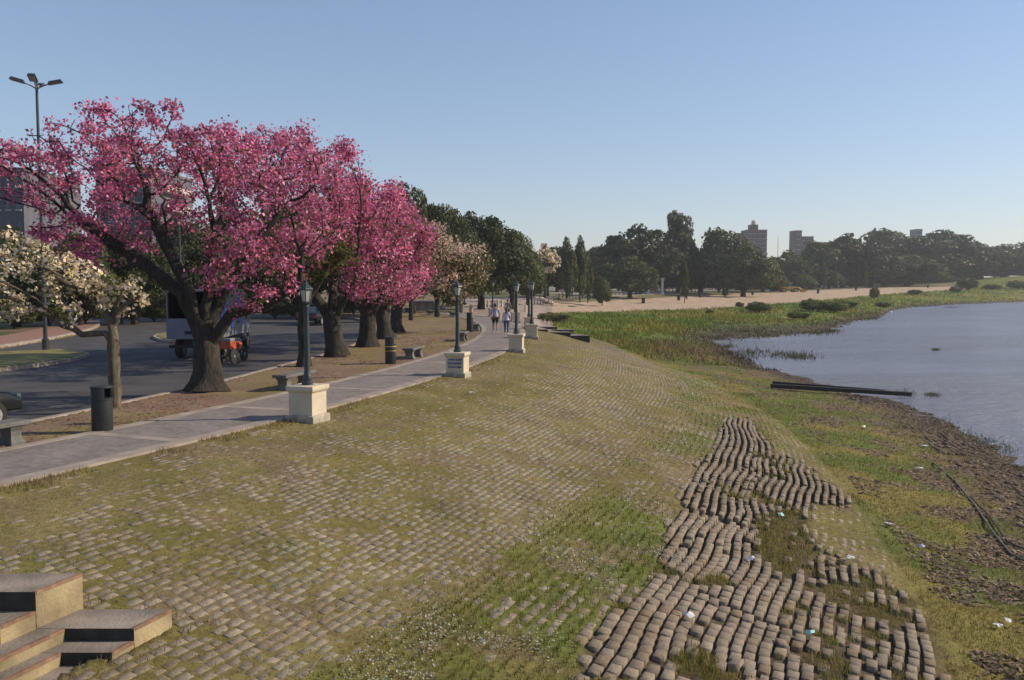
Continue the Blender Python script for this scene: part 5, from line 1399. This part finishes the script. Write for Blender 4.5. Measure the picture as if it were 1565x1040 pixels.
# pale monuments in the far park
for i, (px, py, D) in enumerate([(1192, 424, 300), (1197, 429, 298), (990, 420, 225), (1012, 425, 225), (1170, 430, 300)]):
    g = at(px, D); c = empty('stone_pillar', g, 0, 'small pale pillar '+['standing left behind the yellow digger', 'lower one beside the pillar behind the digger', 'under the big domed evergreen', 'under the tall pointed tree', 'left of the pillars behind the digger'][i], 'pillar', 'pale pillars in the park')
    h = max(.8, zpy(py, D)-g.z); mb = MB(); mb.lathe([(.5, -.1), (.5, .3), (.3, .35), (.25, h*.8), (.4, h*.85), (.4, h)], 'white', sq=True); mb.build('shaft', c)
# heap of stones on the slope by the promenade
for i in range(11):
    px = 817+i*2.7+random.uniform(-1, 1); g = at(px, 150+random.uniform(-3, 3)); r_ = random.uniform(.3, .6)
    mb = MB(); mb.sphere((0, 0, 0), (r_*1.2, r_, r_*.7), 'stonep', 7, 5)
    for v in range(len(mb.v)): mb.v[v] = tuple(c_*random.uniform(.8, 1.15) for c_ in mb.v[v])
    o = mb.build('boulder'); o.location = g+Vector((0, 0, r_*.3+.9-.06*i)); tag(o, 'pinkish stone in the heap on the slope left of the poplars', 'stone', 'stones heaped on the slope')
# gull on the shallow water
Dg = (H+2.55)*F/(478-430); gx = (1362-782.5)/F*Dg
gl = empty('gull', (gx, Dg, -2.58), .4, 'white gull resting at the tip of the far bank', 'bird')
mb = MB(); mb.sphere((0, 0, .1), (.25, .12, .12), 'gull'); mb.sphere((.2, 0, .28), (.08, .07, .07), 'gull'); mb.tube([(.12, 0, .12), (.2, 0, .28)], .06, 'gull', 8); mb.lathe([(.025, 0), (.002, .09)], 'machine', 6, mx=Matrix.Translation((.27, 0, .27)) @ Matrix.Rotation(R(90), 4, 'Y')); mb.build('body', gl, True)
mb = MB(); mb.box((-.28, 0, .12), (.2, .1, .03), 'greyb'); mb.build('tail', gl, bevel=.01)

# ------------------------------------------------------------------ haze
hm = bpy.data.materials.new('haze_air'); hm.use_nodes = True; hn = hm.node_tree; hn.nodes.remove(hn.nodes['Principled BSDF'])
pv = hn.nodes.new('ShaderNodeVolumePrincipled'); pv.inputs['Color'].default_value = (.9, .93, 1, 1); pv.inputs['Density'].default_value = .0003; pv.inputs['Anisotropy'].default_value = .3
hn.links.new(pv.outputs[0], hn.nodes['Material Output'].inputs['Volume']); M['haze'] = hm
mb = MB(); mb.box((0, 0, 23), (11400, 11400, 56), 'haze'); tag(mb.build('haze'), kind='stuff')
# ------------------------------------------------------------------ sky, sun, camera
w = bpy.data.worlds.new('World'); S.world = w; w.use_nodes = True; nt = w.node_tree
sky = nt.nodes.new('ShaderNodeTexSky'); sky.sky_type = 'NISHITA'; sky.sun_disc = False; sky.sun_elevation = R(SUN_EL)
sky.sun_rotation = R(90-SUN_AZ); sky.air_density = 1.1; sky.dust_density = .15; sky.ozone_density = 4.0; sky.altitude = 0
bg = nt.nodes['Background']; tint = nt.nodes.new('ShaderNodeVectorMath'); tint.operation = 'MULTIPLY'; tint.inputs[1].default_value = (1.26, 1.24, 1.34)
gm = nt.nodes.new('ShaderNodeGamma'); gm.inputs['Gamma'].default_value = .72; nt.links.new(sky.outputs[0], gm.inputs['Color']); nt.links.new(gm.outputs[0], tint.inputs[0]); nt.links.new(tint.outputs[0], bg.inputs['Color']); bg.inputs['Strength'].default_value = .138
sd = bpy.data.lights.new('sun', 'SUN'); sd.energy = 4.9; sd.angle = R(.5); sd.color = (1, .845, .64)
so = bpy.data.objects.new('sun', sd); COL.objects.link(so)
el, azr = R(SUN_EL), R(SUN_AZ)
d = Vector((math.cos(el)*math.cos(azr), math.cos(el)*math.sin(azr), math.sin(el)))
so.rotation_euler = d.to_track_quat('Z', 'Y').to_euler()
cd = bpy.data.cameras.new('cam'); cam = bpy.data.objects.new('cam', cd); COL.objects.link(cam)
cd.sensor_width = 36; cd.lens = 36*F/1565; cd.clip_end = 9000; cd.clip_start = .1
cam.location = (0, 0, H); cam.rotation_euler = (math.pi/2-PIT, 0, 0); S.camera = cam
S.view_settings.view_transform = 'Standard'; S.view_settings.look = 'None'; S.view_settings.exposure = .17; S.view_settings.gamma = 1
S.cycles.max_bounces = 6; S.cycles.diffuse_bounces = 3; S.cycles.transparent_max_bounces = 4
